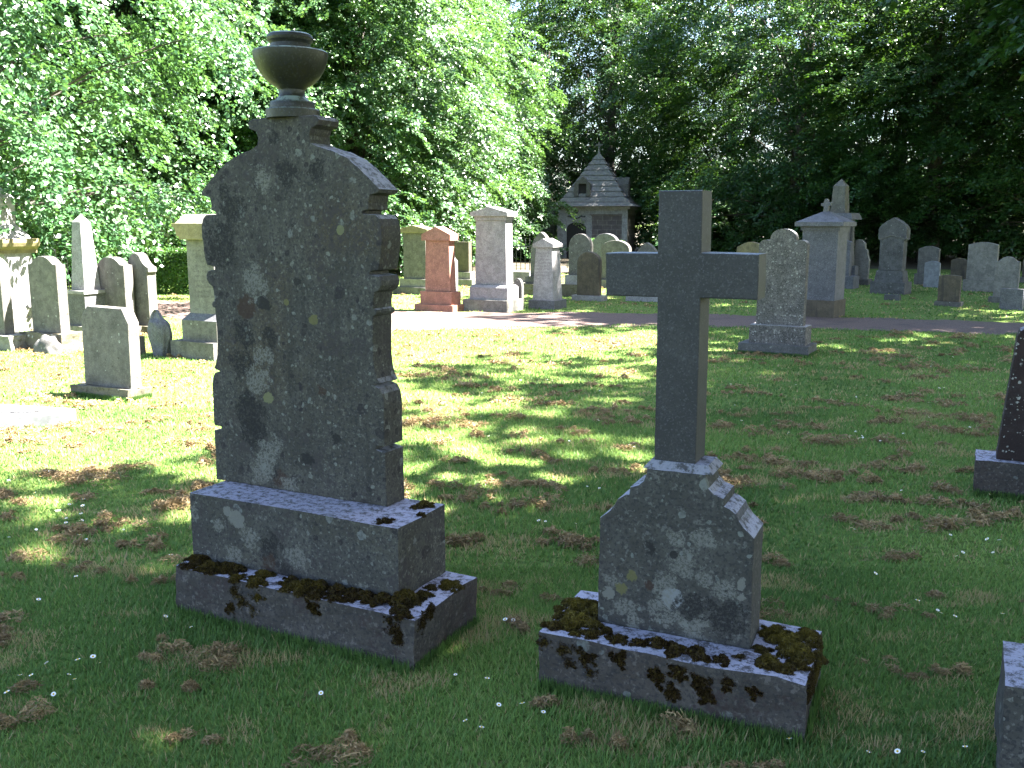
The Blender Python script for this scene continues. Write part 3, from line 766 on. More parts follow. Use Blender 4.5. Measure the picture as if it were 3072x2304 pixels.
monument('headstone', 'white thin headstone with sloping shoulders close behind the pink monument', 'gravestone', (-1.25, 20.05), -28,
    [('base', B(-.48, .06, -.05, .3, -.05, .12), 'sand_pale'), ('tablet', O([(-.40, .12), (0, .12), (0, .78), (-.06, .84), (-.1, .97), (-.3, .97), (-.34, .84), (-.40, .78)], .05, .2, .008), 'granite_pale')])
monument('headstone', 'plain square-topped brown headstone under the bright tree, on a pale base', 'gravestone', (-1.07, 24.0), -28,
    [('base', B(-.65, .12, -.1, .4, -.05, .16), 'sand_pale'), ('plinth', B(-.55, .02, -.02, .3, .16, .34), 'sand_pale'), ('tablet', B(-.48, -.06, .05, .2, .34, 1.10), 'brown')])
monument('pedestal_monument', 'tallest pale granite pedestal of the middle row, with shallow gabled cap and two-step base', 'gravestone', (-.11, 16.77), -28,
    [('base', B(-.90, .02, 0, .62, -.05, .21), 'sand_pale'), ('plinth', B(-.80, -.02, .09, .52, .21, .43, .01), 'granite_pale'), ('plinth_moulding', B(-.80, -.02, .09, .52, .43, .475, .004, .04, .04), 'granite_pale'),
     ('shaft', O(taper(-.735, -.085, .475, -.715, -.105, 1.63), .18, .44, .006), 'granite_pale'), ('neck', B(-.735, -.085, .16, .46, 1.63, 1.70, .008), 'granite_pale'),
     ('cap', O(pediment(-.79, -.03, 1.70, 1.77, 1.87), .11, .51, .006), 'granite_pale')])
monument('footstone', 'small dark rounded footstone at the right foot of the tallest pale pedestal', 'gravestone', (.16, 17.3), -28,
    [('tablet', O(round_top(-.16, .02, -.03, .42, .58, 8), 0, .09, .006), 'grey_dark')])
monument('kerb_step', 'low pale stepped grave base between the tallest pedestal and the railings', 'grave base', (.35, 22.6), -28,
    [('lower_step', B(-.75, .1, -.1, .7, -.05, .17), 'sand_pale'), ('upper_step', B(-.6, .05, .05, .5, .17, .42), 'sand_pale')])
monument('headstone', 'tall headstone with a leaning pointed arch on two rough steps, by the railings', 'gravestone', (.51, 20.8), -28,
    [('lower_step', RB(-.44, .5, 0, .6, -.05, .24, .02, seed=11), 'mossy_base'), ('upper_step', B(-.30, .38, .1, .5, .24, .40), 'sand'), ('tablet', O(pointed_top(-.22, .28, .40, 1.0, 1.38), .2, .36, .01, .004), 'sand')])
monument('pedestal_monument', 'small tapering granite pedestal with rows of lettering and a cross-gabled cap', 'gravestone', (.74, 17.38), -28,
    [('base', B(-.49, .05, 0, .53, -.05, .16), 'granite_mid'), ('shaft', PYR(-.43, -.01, .05, .47, .16, 1.13, .165, .165, 1.14, .003), 'granite_text'), ('cap', O(pediment(-.43, -.01, 1.14, 1.2, 1.3), .05, .47, .005), 'granite_pale'),
     ('side_gable', PYR(-.42, -.02, .06, .46, 1.13, 1.2, .2, .2, 1.29), 'granite_pale')])
monument('headstone', 'round-headed grey headstone on two steps in front of the mausoleum doorway', 'gravestone', (1.40, 20.42), -28,
    [('lower_step', B(-.38, .32, 0, .6, -.05, .26), 'mossy_base'), ('upper_step', B(-.32, .26, .08, .5, .26, .46), 'granite_pale'), ('tablet', O(round_top(-.27, .24, .46, 1.08, 1.35), .16, .32, .01), 'sand')])
monument('headstone', 'short brown round-headed headstone with dark water stains, beside the left arm of the cross', 'gravestone', (1.80, 19.18), -28,
    [('base', B(-.64, .02, 0, .34, -.05, .11), 'granite_pale'), ('tablet', O(round_top(-.555, -.055, .11, .78, 1.0), .06, .2, .015), 'brown')])
monument('headstone', 'broad round-headed headstone, highest of the pair just right of the mausoleum door', 'gravestone', (2.81, 26.0), -28,
    [('base', B(-.75, .16, -.1, .4, -.05, .2), 'sand_pale'), ('tablet', O(round_top(-.66, .08, .2, 1.0, 1.29), 0, .18, .015), 'granite_mid')])
monument('headstone', 'lower wide headstone with a flattened round head in front of the broad round one', 'gravestone', (2.82, 23.0), -28,
    [('base', B(-.78, .1, -.1, .4, -.05, .2), 'sand_pale'), ('tablet', O(round_top(-.72, .02, .2, .93, 1.16), 0, .18, .015), 'sand')])
monument('headstone', 'sharply pointed headstone peeping over the left arm of the cross', 'gravestone', (3.0, 19.0), -28,
    [('base', B(-.75, .02, 0, .36, -.05, .11), 'granite_pale'), ('tablet', O(pointed_top(-.62, -.08, .11, .86, 1.19), .06, .2, .01), 'sand')])

# ------------------------------------------------------------------ stones of the right group
monument('headstone', 'lichen-mottled headstone with a trefoil top on a two-step base, this side of the path', 'gravestone', (3.51, 11.14), -30,
    [('base', B(-.82, .03, 0, .46, -.05, .13), 'grey_dark'), ('plinth', B(-.71, -.03, .07, .39, .13, .355), 'speckled'), ('tablet', O(trefoil_top(-.655, -.085, .355, 1.32, 1.52), .16, .29, .008, .002, .02), 'speckled')])
monument('pedestal_monument', 'tall blue-grey pedestal with a pyramid cap and broken finial beyond the path', 'gravestone', (5.40, 15.80), -36,
    [('base', B(-.63, .02, 0, .62, -.05, .29), 'brown'), ('shaft', B(-.60, 0, .05, .57, .29, 1.46, .008), 'granite_mid'), ('neck', B(-.63, .03, .03, .59, 1.46, 1.53, .008), 'granite_mid'),
     ('cap', B(-.71, .11, -.05, .67, 1.53, 1.60, .008), 'granite_mid'), ('roof', PYR(-.70, .10, -.04, .66, 1.60, 1.61, .38, .33, 1.80), 'granite_mid'),
     ('finial', O([(-.34, 1.76), (-.26, 1.76), (-.26, 1.86), (-.22, 1.87), (-.215, 1.92), (-.26, 1.93), (-.28, 1.99), (-.325, 1.985), (-.34, 1.92), (-.385, 1.91), (-.38, 1.87), (-.335, 1.86)], .26, .34, .005), 'granite_mid')])
monument('obelisk_monument', 'stubby obelisk with a rounded point on a wide-capped pedestal, tallest stone on the right', 'gravestone', (8.35, 24.0), -36,
    [('base', B(-.62, .2, -.1, .7, -.05, .28), 'granite_mid'), ('pedestal', B(-.52, .1, 0, .6, .28, 1.66), 'granite_mid'), ('cap', B(-.66, .24, -.12, .74, 1.66, 1.82, .02, .06, .06), 'granite_mid'),
     ('shaft', PYR(-.40, -.02, .12, .48, 1.82, 2.5, .15, .15, 2.68), 'sand')])
monument('headstone', 'grey shouldered headstone standing close to the right of the tall pyramid-capped pedestal', 'gravestone', (8.14, 23.0), -36,
    [('base', B(-.6, .2, -.1, .4, -.05, .3), 'granite_mid'), ('tablet', O(segment_top(-.5, .06, .3, 1.12, 1.2), 0, .18, .01), 'granite_mid')])
monument('obelisk_monument', 'thin needle obelisk between the tall right-hand monuments', 'gravestone', (8.64, 24.0), -36,
    [('base', B(-.48, .05, -.1, .4, -.05, .2), 'granite_mid'), ('pedestal', B(-.36, .06, 0, .3, .2, .5), 'granite_mid'), ('shaft', PYR(-.26, -.04, .05, .27, .5, 1.45, .07, .07, 1.6), 'sand')])
monument('headstone', 'pale headstone with a worn scrolled right shoulder in front of dark trees', 'gravestone', (9.10, 24.22), -36,
    [('base', B(-.42, .06, -.05, .3, -.05, .15), 'sand'), ('tablet', O([(-.36, .15), (0, .15), (.02, .62), (-.03, .76), (-.05, .9), (-.10, .93), (-.11, 1.06), (-.2, 1.14), (-.29, 1.16), (-.36, 1.13)], .04, .18, .01, .004), 'sand_pale')])
monument('headstone', 'tall dark headstone with a pointed head and carved chevron line, mid right', 'gravestone', (8.70, 21.0), -40,
    [('base', B(-.72, .04, 0, .5, -.05, .27), 'grey_dark'), ('plinth', B(-.66, -.02, .06, .44, .27, .52, .01, .03, .03), 'grey_dark'), ('tablet', O([(-.60, .52), (-.08, .52), (-.08, 1.18), (-.03, 1.22), (-.03, 1.44), (-.08, 1.53), (-.2, 1.62), (-.34, 1.70), (-.48, 1.62), (-.60, 1.53), (-.65, 1.44), (-.65, 1.22), (-.60, 1.18)], .12, .38, .012, .002), 'grey_dark'),
     ('chevron', O([(-.63, 1.22), (-.60, 1.21), (-.34, 1.30), (-.08, 1.21), (-.05, 1.22), (-.05, 1.235), (-.34, 1.325), (-.63, 1.235)], .105, .122, .003), 'sand')])
monument('footstone', 'low grey marker block in the grass before the tall chevron headstone', 'gravestone', (7.99, 19.42), -36, [('block', B(-.30, 0, 0, .15, -.05, .11), 'grey_dark')])
monument('headstone', 'weathered segment-topped headstone behind the small white one', 'gravestone', (10.88, 24.22), -36,
    [('base', B(-.54, .04, 0, .32, -.05, .28), 'sand'), ('tablet', O(segment_top(-.49, .01, .28, .92, .99), .06, .22, .01, .003), 'sand')])
monument('headstone', 'small smooth white headstone with a gently arched top', 'gravestone', (10.54, 23.35), -36, [('tablet', O(segment_top(-.34, .02, -.03, .6, .65), 0, .1, .01), 'white')])
monument('headstone', 'small dark brown headstone in the shade at the far right edge of the wood', 'gravestone', (12.72, 26.5), -36, [('tablet', O(segment_top(-.40, .02, -.03, .54, .6), 0, .12, .01), 'brown')])
monument('headstone', 'broad pale headstone with a flat arched top on a wide base, far right', 'gravestone', (11.13, 21.8), -36,
    [('base', B(-.66, .06, 0, .36, -.05, .26), 'sand_pale'), ('tablet', O(segment_top(-.61, .02, .26, 1.08, 1.14), .06, .24, .012, .002), 'sand_pale')])
monument('headstone', 'pale headstone with a shouldered round head overlapping the broad one, far right', 'gravestone', (10.07, 18.68), -36,
    [('base', B(-.56, .0, 0, .34, -.05, .11), 'sand'), ('tablet', O(ogee_top(-.49, -.05, .11, .82, .92), .06, .2, .01), 'sand_pale')])
monument('headstone', 'squat square brown headstone on a thin base, standing forward in the right-hand lawn', 'gravestone', (8.53, 17.92), -36,
    [('base', B(-.45, .02, 0, .28, -.05, .09), 'sand'), ('tablet', O(segment_top(-.41, -.02, .09, .58, .6), .04, .18, .01, .002), 'brown')])
monument('footstone', 'plain pale grey block low in the grass at the right edge, nearest the path', 'gravestone', (9.35, 17.26), -36, [('block', B(-.36, .02, 0, .2, -.05, .38), 'granite_mid')])
monument('headstone', 'brownish headstone partly cut by the right edge behind the pale shouldered one', 'gravestone', (13.75, 25.0), -36,
    [('base', B(-.3, .36, 0, .3, -.05, .15), 'sand'), ('tablet', O(segment_top(-.24, .3, .15, .62, .7), .05, .2, .01), 'brown')])
monument('headstone', 'yellow-lichened headstone showing between the cross arm and the trefoil stone', 'gravestone', (6.25, 24.2), -36,
    [('base', B(-.6, .3, -.05, .3, -.05, .2), 'sand'), ('tablet', O(segment_top(-.55, .2, .2, .96, 1.1), 0, .16, .01, .004), 'sand_yellow')])
monument('headstone', 'pale low-arched headstone top just above the right arm of the cross', 'gravestone', (4.3, 24.6), -36,
    [('base', B(-.6, .1, -.05, .3, -.05, .2), 'sand'), ('tablet', O(ogee_top(-.55, .02, .2, .82, .95), 0, .16, .01), 'granite_pale')])
monument('headstone', 'dark maroon headstone flecked with white lichen at the right edge, on a grey base', 'gravestone', (2.76, 5.39), -26,
    [('base', RB(-.02, .72, 0, .30, -.05, .215, .008, seed=13), 'footing'), ('tablet', O([(.085, .215), (.64, .215), (.60, .99), (.20, 1.01), (.155, .985), (.14, .95)], .06, .22, .012, .003), 'maroon')])
monument('stone_block', 'pale-topped grey stone block in the bottom right corner, nearest the camera', 'grave base', (1.41, 2.49), -26,
    [('block', RB(-.005, .5, 0, .34, -.05, .30, .006, seed=15), 'plinth')])

# ------------------------------------------------------------------ iron gate and railings
def tube(bm, a, b, r, seg=6, r2=None):
    a = Vector(a); b = Vector(b)
    d = (b - a)
    if d.length < 1e-6: return
    q = d.to_track_quat('Z', 'Y')
    r2 = r if r2 is None else r2
    A = [bm.verts.new(a + q @ Vector((r * math.cos(2 * math.pi * i / seg), r * math.sin(2 * math.pi * i / seg), 0))) for i in range(seg)]
    Bv = [bm.verts.new(b + q @ Vector((r2 * math.cos(2 * math.pi * i / seg), r2 * math.sin(2 * math.pi * i / seg), 0))) for i in range(seg)]
    for i in range(seg): bm.faces.new((A[i], A[(i + 1) % seg], Bv[(i + 1) % seg], Bv[i]))
    bm.faces.new(A[::-1]); bm.faces.new(Bv)

def railings(name, loc, yaw, width, h, mat, label, arch=False, spear=True, step=.11, cat='railing'):
    root = empty(name, (loc[0], loc[1], 0), R(yaw), label, cat)
    bm = bmesh.new()
    n = int(width / step)
    for i in range(n + 1):
        x = i * width / n
        tube(bm, (x, 0, .06), (x, 0, h), .009)
        if spear: tube(bm, (x, 0, h), (x, 0, h + .09), .016, 6, .001)
        if arch and i % 2 == 0 and i + 2 <= n:
            c = x + width / n
            pr = None
            for k in range(9):
                q = (c + width / n * math.cos(math.pi * k / 8), 0, h + .09 * math.sin(math.pi * k / 8))
                if pr: tube(bm, pr, q, .008)
                pr = q
    from_bm('bars', bm, MAT[mat], root)
    for z in ((.12, h * .86) if spear else (.12, h * .5, h * .88)):
        bm = bmesh.new()
        add_box(bm, -.03, width + .03, -.018, .018, z, z + .03)
        from_bm('rail', bm, MAT[mat], root)
    for x in (-.04, width + .04):
        bm = bmesh.new()
        add_box(bm, x - .03, x + .03, -.03, .03, -.05, h + .08)
        bevel(bm, .008)
        from_bm('post', bm, MAT[mat], root)
    return root
railings('iron_gate', (-10.7, 18.6), -5, 2.4, 1.02, 'iron_grey', 'grey iron gate with hooped top seen left of the slim obelisk', True, False, cat='gate')
railings('iron_railing', (-1.6, 24.6), -3, 2.4, 1.12, 'iron', 'black spear-topped iron railing behind the middle row of stones')

# ------------------------------------------------------------------ mausoleum
MZ = -.05
mroot = empty('mausoleum', (3.55, 42.0, 0), R(-14), 'small stone mausoleum with a bellcast pyramid roof, arched doorway and dormers', 'mausoleum')
Wd, Dp = 3.05, 3.0      # local x -Wd/2..Wd/2, y 0..Dp (front at y=0)
hx = Wd / 2
def door_outline(w, zs, zt, n=14): return [(-w, MZ), (w, MZ)] + [(w * math.cos(math.pi * i / n), zs + (zt - zs) * math.sin(math.pi * i / n) ** .7) for i in range(n + 1)]
dcx = -.72
def wall_bm():
    bm = bmesh.new()
    add_box(bm, -hx, hx, 0.05, Dp, MZ, 1.93)
    return bm
from_bm('wall', wall_bm(), MAT['coursed'], mroot)
def surround():      # dressed stone round the door opening
    d = [(dcx + x, z) for x, z in door_outline(.44, 1.25, 1.58)]
    bm = bmesh.new()
    vo = [(dcx - .86, MZ), (dcx - .86, 1.93), (dcx + .68, 1.93), (dcx + .68, MZ)]
    # ring strip between outer rectangle and the arch
    pts_in = [(dcx + .44, MZ)] + d[2:] + [(dcx - .44, MZ)]
    pts_out = [(dcx + .68, MZ)]
    n = len(pts_in)
    for i in range(1, n - 1):
        t = (i - 1) / (n - 3)
        if t < .25: pts_out.append((dcx + .68, 1.25 + (1.93 - 1.25) * t / .25))
        elif t < .75: pts_out.append((dcx + .68 - 1.54 * (t - .25) / .5, 1.93))
        else: pts_out.append((dcx - .86, 1.93 - (1.93 - 1.25) * (t - .75) / .25))
    pts_out.append((dcx - .86, MZ))
    for y0, y1 in ((0.0, .25),):
        A = [bm.verts.new((x, y0, z)) for x, z in pts_in]; Bv = [bm.verts.new((x, y0, z)) for x, z in pts_out]
        A2 = [bm.verts.new((x, y1, z)) for x, z in pts_in]; B2 = [bm.verts.new((x, y1, z)) for x, z in pts_out]
        for i in range(n - 1):
            bm.faces.new((A[i], A[i + 1], Bv[i + 1], Bv[i]))
            bm.faces.new((A[i], A2[i], A2[i + 1], A[i + 1]))
            bm.faces.new((Bv[i], Bv[i + 1], B2[i + 1], B2[i]))
    return bm
from_bm('door_surround', surround(), MAT['ashlar'], mroot)
dr = from_bm('door', O([(dcx + x, z) for x, z in door_outline(.438, 1.25, 1.575)], .03, .046, 0)(), MAT['void'], mroot)
for i, x in enumerate((hx - .13,)):
    from_bm('quoin', B(x - .1, x + .135, .0, .3, MZ, 1.93, .01)(), MAT['ashlar'], mroot)
from_bm('string_course', B(-hx - .03, hx + .03, -.03, Dp + .03, 1.93, 1.975, .008)(), MAT['ashlar'], mroot)
from_bm('frieze', B(-hx, hx, 0.01, Dp, 1.975, 2.16, .004)(), MAT['ashlar'], mroot)
from_bm('cornice', B(-hx - .10, hx + .10, -.10, Dp + .1, 2.16, 2.28, .02)(), MAT['ashlar'], mroot)
from_bm('door_label', B(dcx - .55, dcx + .55, -.03, .01, 1.66, 1.70, .006)(), MAT['ashlar'], mroot)
from_bm('shield', O([(dcx - .08, 2.13), (dcx + .08, 2.13), (dcx + .08, 2.02), (dcx, 1.95), (dcx - .08, 2.02)], -.03, .0105, .006)(), MAT['carving'], mroot)
bm = bmesh.new()
pr = None
for i in range(25):
    x = dcx - .40 + .80 * i / 24
    z = 1.84 - .10 * math.exp(-((x - dcx) / .1) ** 2) + .02 * math.sin(i * 1.1)
    if pr: tube(bm, pr, (x, -.015, z), .028 + .010 * math.sin(i * 1.7))
    pr = (x, -.015, z)
from_bm('carved_scroll', bm, MAT['carving'], mroot)
# bellcast pyramid roof laid in overlapping stone courses
def roof_bm():
    bm = bmesh.new()
    prof = [(1.0, 2.28), (.90, 2.46), (.78, 2.64)]
    n = 8
    ap = 4.62
    lv = [(hx + .30, 2.28), (hx + .02, 2.47), (hx - .20, 2.70)]
    for i in range(1, n + 1):
        t = i / n
        lv.append(((hx - .20) * (1 - t) + .06 * t, 2.70 + (ap - 2.70) * t))
    cy = Dp / 2
    kx = (Dp / 2) / hx
    for (r0, z0), (r1, z1) in zip(lv, lv[1:]):
        o = .045
        a = [bm.verts.new((sx * (r0 + o), cy + sy * (r0 + o) * kx, z0)) for sx, sy in ((-1, -1), (1, -1), (1, 1), (-1, 1))]
        b = [bm.verts.new((sx * r1, cy + sy * r1 * kx, z1)) for sx, sy in ((-1, -1), (1, -1), (1, 1), (-1, 1))]
        bm.faces.new(a[::-1]); bm.faces.new(b)
        for i in range(4): bm.faces.new((a[i], a[(i + 1) % 4], b[(i + 1) % 4], b[i]))
    return bm
rf = from_bm('roof', roof_bm(), MAT['roof'], mroot)
bm = bmesh.new()
tube(bm, (0, Dp / 2, 4.55), (0, Dp / 2, 4.72), .10, 8, .05)
tube(bm, (0, Dp / 2, 4.72), (0, Dp / 2, 5.15), .045, 8, .03)
tube(bm, (-.15, Dp / 2, 5.0), (.15, Dp / 2, 5.0), .035, 8)
from_bm('finial', bm, MAT['roof'], rf)
def dormer(name_parent, cx, cy, rot):
    root_bm = bmesh.new()
    pts = [(-.36, 2.72), (-.17, 2.72), (-.17, 3.26), (.17, 3.26), (.17, 2.72), (.36, 2.72), (.36, 3.26), (0, 3.58), (-.36, 3.26)]
    bm = O(pts, 0, .9, .008)()
    bmesh.ops.rotate(bm, verts=bm.verts, matrix=__import__('mathutils').Matrix.Rotation(rot, 3, 'Z'))
    bmesh.ops.translate(bm, verts=bm.verts, vec=(cx, cy, 0))
    d = from_bm('dormer', bm, MAT['sand'], rf)
    bm = bmesh.new(); add_box(bm, -.17, .17, .15, .3, 2.72, 3.26)
    bmesh.ops.rotate(bm, verts=bm.verts, matrix=__import__('mathutils').Matrix.Rotation(rot, 3, 'Z'))
    bmesh.ops.translate(bm, verts=bm.verts, vec=(cx, cy, 0))
    from_bm('louvre', bm, MAT['void'], rf)
    root_bm.free()
dormer(rf, -.50, .12, 0)
dormer(rf, hx - .12, Dp / 2, R(90))
# low wing wall running off to the left of it
bw = from_bm('boundary_wall', B(-2.4, 0, 0, .4, -.05, 2.3, .03)(), MAT['coursed'])
bw.location = (1.95, 43.6, 0); bw.rotation_euler = (0, 0, R(-8))
tag(bw, 'dark rubble wall running left from the mausoleum under the trees', 'wall')

# ------------------------------------------------------------------ trees
def unit(v): return v / np.maximum(np.linalg.norm(v, axis=-1, keepdims=True), 1e-9)

def crown_mesh(name, seed, R0, z0, z1, nclump, per, M, leaf, prof, spray=1.0, droop=.45, clump_r=1.0, inner=.55, ell=1.0):
    """leafy sprays gathered in clumps over a crown; returns (mesh, clump centres)"""
    g = np.random.default_rng(seed)
    zz = g.random(nclump) ** .9
    th = g.random(nclump) * 2 * np.pi
    pr = np.interp(zz, np.linspace(0, 1, len(prof)), prof)
    rad = R0 * pr * (inner + (1 - inner) * g.random(nclump) ** .45) * (1 + .22 * np.sin(3 * th + seed) + .12 * np.sin(5 * th + zz * 9))
    C = np.stack([rad * np.cos(th), rad * np.sin(th) * ell, z0 + (z1 - z0) * zz], 1)
    n = nclump * per
    ci = np.repeat(np.arange(nclump), per)
    csz = clump_r * (.6 + .8 * g.random(nclump))
    off = g.normal(size=(n, 3)) * np.array([1, 1, .55]) * csz[ci][:, None] * .62
    P = C[ci] + off
    outw = unit(np.concatenate([C[ci][:, :2] * [1, 1 / max(ell, .01)] + off[:, :2] * 1.4, np.zeros((n, 1))], 1) + 1e-6)
    ax = unit(outw + g.normal(size=(n, 3)) * [.5, .5, .2] - np.array([0, 0, 1.0]) * (droop * (.5 + g.random((n, 1)))))
    side = unit(np.cross(ax, np.array([0, 0, 1.0])) + g.normal(size=(n, 3)) * .18)
    nor = unit(np.cross(side, ax))
    L = spray * (.55 + .7 * g.random(n))
    t = g.random((n, M)) ** .8
    s = (g.random((n, M)) * 2 - 1)
    wdt = .42 * (1 - .65 * t)
    pos = (P[:, None] + ax[:, None] * (t * L[:, None])[..., None] + side[:, None] * (s * wdt * L[:, None])[..., None]
           + nor[:, None] * (g.normal(size=(n, M)) * .035 * L[:, None])[..., None])
    pos[..., 2] -= .28 * (t * t) * L[:, None] * (.5 + droop)
    pos[..., 2] = np.maximum(pos[..., 2], .12)
    ld = unit(ax[:, None] * .7 + side[:, None] * (np.sign(s) * .8)[..., None] + g.normal(size=(n, M, 3)) * .35 - np.array([0, 0, .25]))
    ln = unit(nor[:, None] + g.normal(size=(n, M, 3)) * .45)
    lw = unit(np.cross(ln, ld))
    ll = (leaf * (.65 + .7 * g.random((n, M))))[..., None]
    a = pos; b = pos + ld * ll
    m = pos + ld * ll * .45
    c = m + lw * ll * .34 + ln * ll * .06
    d = m - lw * ll * .34 + ln * ll * .06
    V = np.stack([a, c, b, d], 2).reshape(-1, 3)
    ctint = g.random(nclump) * .5 + .1
    T = np.clip((ctint[ci] + g.normal(size=n) * .12)[:, None] + g.normal(size=(n, M)) * .16, 0, 1).ravel()
    return np_mesh(name, V, 4, T), C

def trunk_mesh(name, C, h, r0, seed, z_branch=.25, nl=22, lean=.2):
    g = random.Random(seed)
    bm = bmesh.new()
    pts = []
    x = y = 0.0
    n = 9
    for i in range(n + 1):
        t = i / n
        pts.append((Vector((x, y, h * t - (.1 if i == 0 else 0))), r0 * (1 - .8 * t) * (1.35 if i == 0 else 1)))
        x += g.uniform(-lean, lean) * h / n * .5; y += g.uniform(-lean, lean) * h / n * .5
    for (a, ra), (b, rb) in zip(pts, pts[1:]): tube(bm, a, b, ra, 9, rb)
    idx = list(range(len(C))); g.shuffle(idx)
    for k in idx[:nl]:
        c = Vector(C[k])
        zt = min(max(c.z * .6 - .2, h * z_branch * .5), h * .92)
        i = min(n - 1, int(zt / h * n))
        s, rs = pts[i]
        prv = s; pr_ = rs * .2
        for q in range(1, 6):
            f = q / 5
            p = s.lerp(c, f) + Vector((g.uniform(-.12, .12), g.uniform(-.12, .12), .5 * math.sin(math.pi * f)))
            r_ = max(.012, rs * .2 * (1 - f))
            tube(bm, prv, p, pr_, 5, r_)
            prv, pr_ = p, r_
    bmesh.ops.recalc_face_normals(bm, faces=bm.faces[:])
    me = bpy.data.meshes.new(name)
    bm.to_mesh(me); bm.free()
    for p in me.polygons: p.use_smooth = True
    me.materials.append(MAT['bark'])
    return me

SKIRT = [.88, 1.0, 1.0, .95, .86, .72, .5, .2]
DOME = [.7, .95, 1.0, 1.0, .92, .8, .6, .25]
VASE = [.55, .85, 1.0, 1.0, .95, .85, .6, .2]
KIND = {}
def make_kind(key, mat, nvar, **kw):
    KIND[key] = []
    tk = kw.pop('trunk')
    for v in range(nvar):
        me, C = crown_mesh('crown_' + key, kw['seed'] + 31 * v, **{k: q for k, q in kw.items() if k != 'seed'})
        me.materials.append(MAT[mat])
        KIND[key].append((me, trunk_mesh('trunk_' + key, C, seed=kw['seed'] + v, **tk)))
make_kind('lime', 'leaf_lime', 2, seed=11, R0=4.6, z0=.5, z1=12.5, nclump=380, per=6, M=115, leaf=.098, prof=SKIRT, spray=1.0, droop=.5, clump_r=.9, inner=.68, trunk=dict(h=11.5, r0=.32, nl=40))
make_kind('beech', 'leaf_beech', 2, seed=41, R0=5.4, z0=1.0, z1=15.5, nclump=300, per=6, M=110, leaf=.105, prof=DOME, spray=1.35, droop=.3, clump_r=.9, inner=.5, trunk=dict(h=14, r0=.36, nl=26))
make_kind('near', 'leaf_near', 1, seed=77, R0=4.8, z0=1.5, z1=9.5, nclump=290, per=6, M=85, leaf=.088, prof=SKIRT, spray=1.0, droop=.7, clump_r=.6, inner=.72, trunk=dict(h=9, r0=.25, nl=60))
make_kind('tall', 'leaf_beech', 2, seed=97, R0=5.6, z0=6.0, z1=19, nclump=200, per=6, M=62, leaf=.26, prof=VASE, spray=1.6, droop=.3, clump_r=1.25, inner=.35, trunk=dict(h=17, r0=.38, nl=40))
make_kind('bush', 'leaf_lime', 1, seed=131, R0=1.5, z0=.15, z1=2.6, nclump=50, per=6, M=50, leaf=.11, prof=DOME, spray=.6, droop=.3, clump_r=.4, inner=.5, trunk=dict(h=1.8, r0=.05, nl=14))

def tree(name, key, var, x, y, rz, s, label, cat='tree', group=None, sz=None, mat=None):
    cm, tm = KIND[key][var]
    root = empty(name, (x, y, 0), R(rz), label, cat, group)
    root.scale = (s, s, sz or s)
    for nm, me in (('crown', cm), ('trunk', tm)):
        o = bpy.data.objects.new(nm, me); COL.objects.link(o); o.parent = root
    return root

tree('broadleaf_tree', 'near', 0, -10.3, 16.8, 20, 1.0, 'leafy tree with long drooping branches hanging over the far left stones')
tree('lime_tree', 'lime', 0, -5.4, 33.0, 0, 1.05, 'brightest sunlit tree, foliage sweeping to the ground behind the pink monument')
tree('lime_tree', 'lime', 1, -7.4, 30.4, 160, 1.0, 'sunlit tree filling the gap above the urn between its two brighter neighbours')
tree('lime_tree', 'lime', 1, -11.0, 27.8, 75, 1.0, 'sunlit leafy tree directly behind the tall urn monument and the hedge')
tree('lime_tree', 'lime', 0, -16, 25.4, 130, 1.0, 'leafy tree rising behind the slim white obelisk and iron gate')
tree('lime_tree', 'lime', 1, -20.5, 32, 200, 1.1, 'leafy tree at the far left behind the drooping branches')
tree('lime_tree', 'lime', 1, -3.6, 50, 20, 1.1, 'bright-leaved tree of the rear rank far behind the tallest pale pedestal')
tree('lime_tree', 'lime', 0, -3.9, 39.5, 200, .97, 'bright tree of the second rank just left of the mausoleum roof')
tree('lime_tree', 'lime', 0, -7.5, 41, 250, 1.15, 'tree in the second rank between the two sunlit trees')
tree('lime_tree', 'lime', 0, -12, 40, 310, 1.2, 'tree in the second rank behind the hedge')
tree('lime_tree', 'lime', 1, -18.5, 42, 40, 1.2, 'tree in the second rank at the far left')
tree('beech_tree', 'beech', 0, 5.2, 50, 10, 1.0, 'dark beech straight behind the mausoleum finial')
tree('beech_tree', 'beech', 1, 11.8, 40.5, 60, 1.0, 'dark beech with sunlit upper sprays just right of the mausoleum')
tree('beech_tree', 'beech', 0, 16.4, 37.5, 120, 1.0, 'dark beech behind the tall chevron headstone', sz=.74)
tree('beech_tree', 'beech', 1, 20, 34, 200, 1.05, 'dark beech with low hanging sprays above the broad pale headstone', sz=.8)
tree('beech_tree', 'beech', 0, 23.5, 36, 260, 1.1, 'dark beech at the right edge of the wood')
tree('beech_tree', 'beech', 1, 11.5, 50, 300, 1.0, 'beech of the rear rank seen between the two nearer right-hand beeches')
tree('beech_tree', 'beech', 0, 19.5, 48, 20, 1.05, 'beech of the rear rank behind the right edge of the wood')
tree('beech_tree', 'beech', 0, 2.0, 58, 130, 1.25, 'tall beech far behind and left of the mausoleum')
tree('beech_tree', 'beech', 1, 26, 46, 100, 1.1, 'beech of the rear rank at the far right')
tree('beech_tree', 'beech', 0, 15, 60, 70, .8, 'low distant tree glimpsed through the trunks behind the stubby obelisk')
tree('beech_tree', 'beech', 1, 23, 60, 150, .8, 'low distant tree glimpsed through the trunks on the right')
tree('beech_tree', 'beech', 1, 7.5, 62, 220, .8, 'low distant tree glimpsed right of the mausoleum')
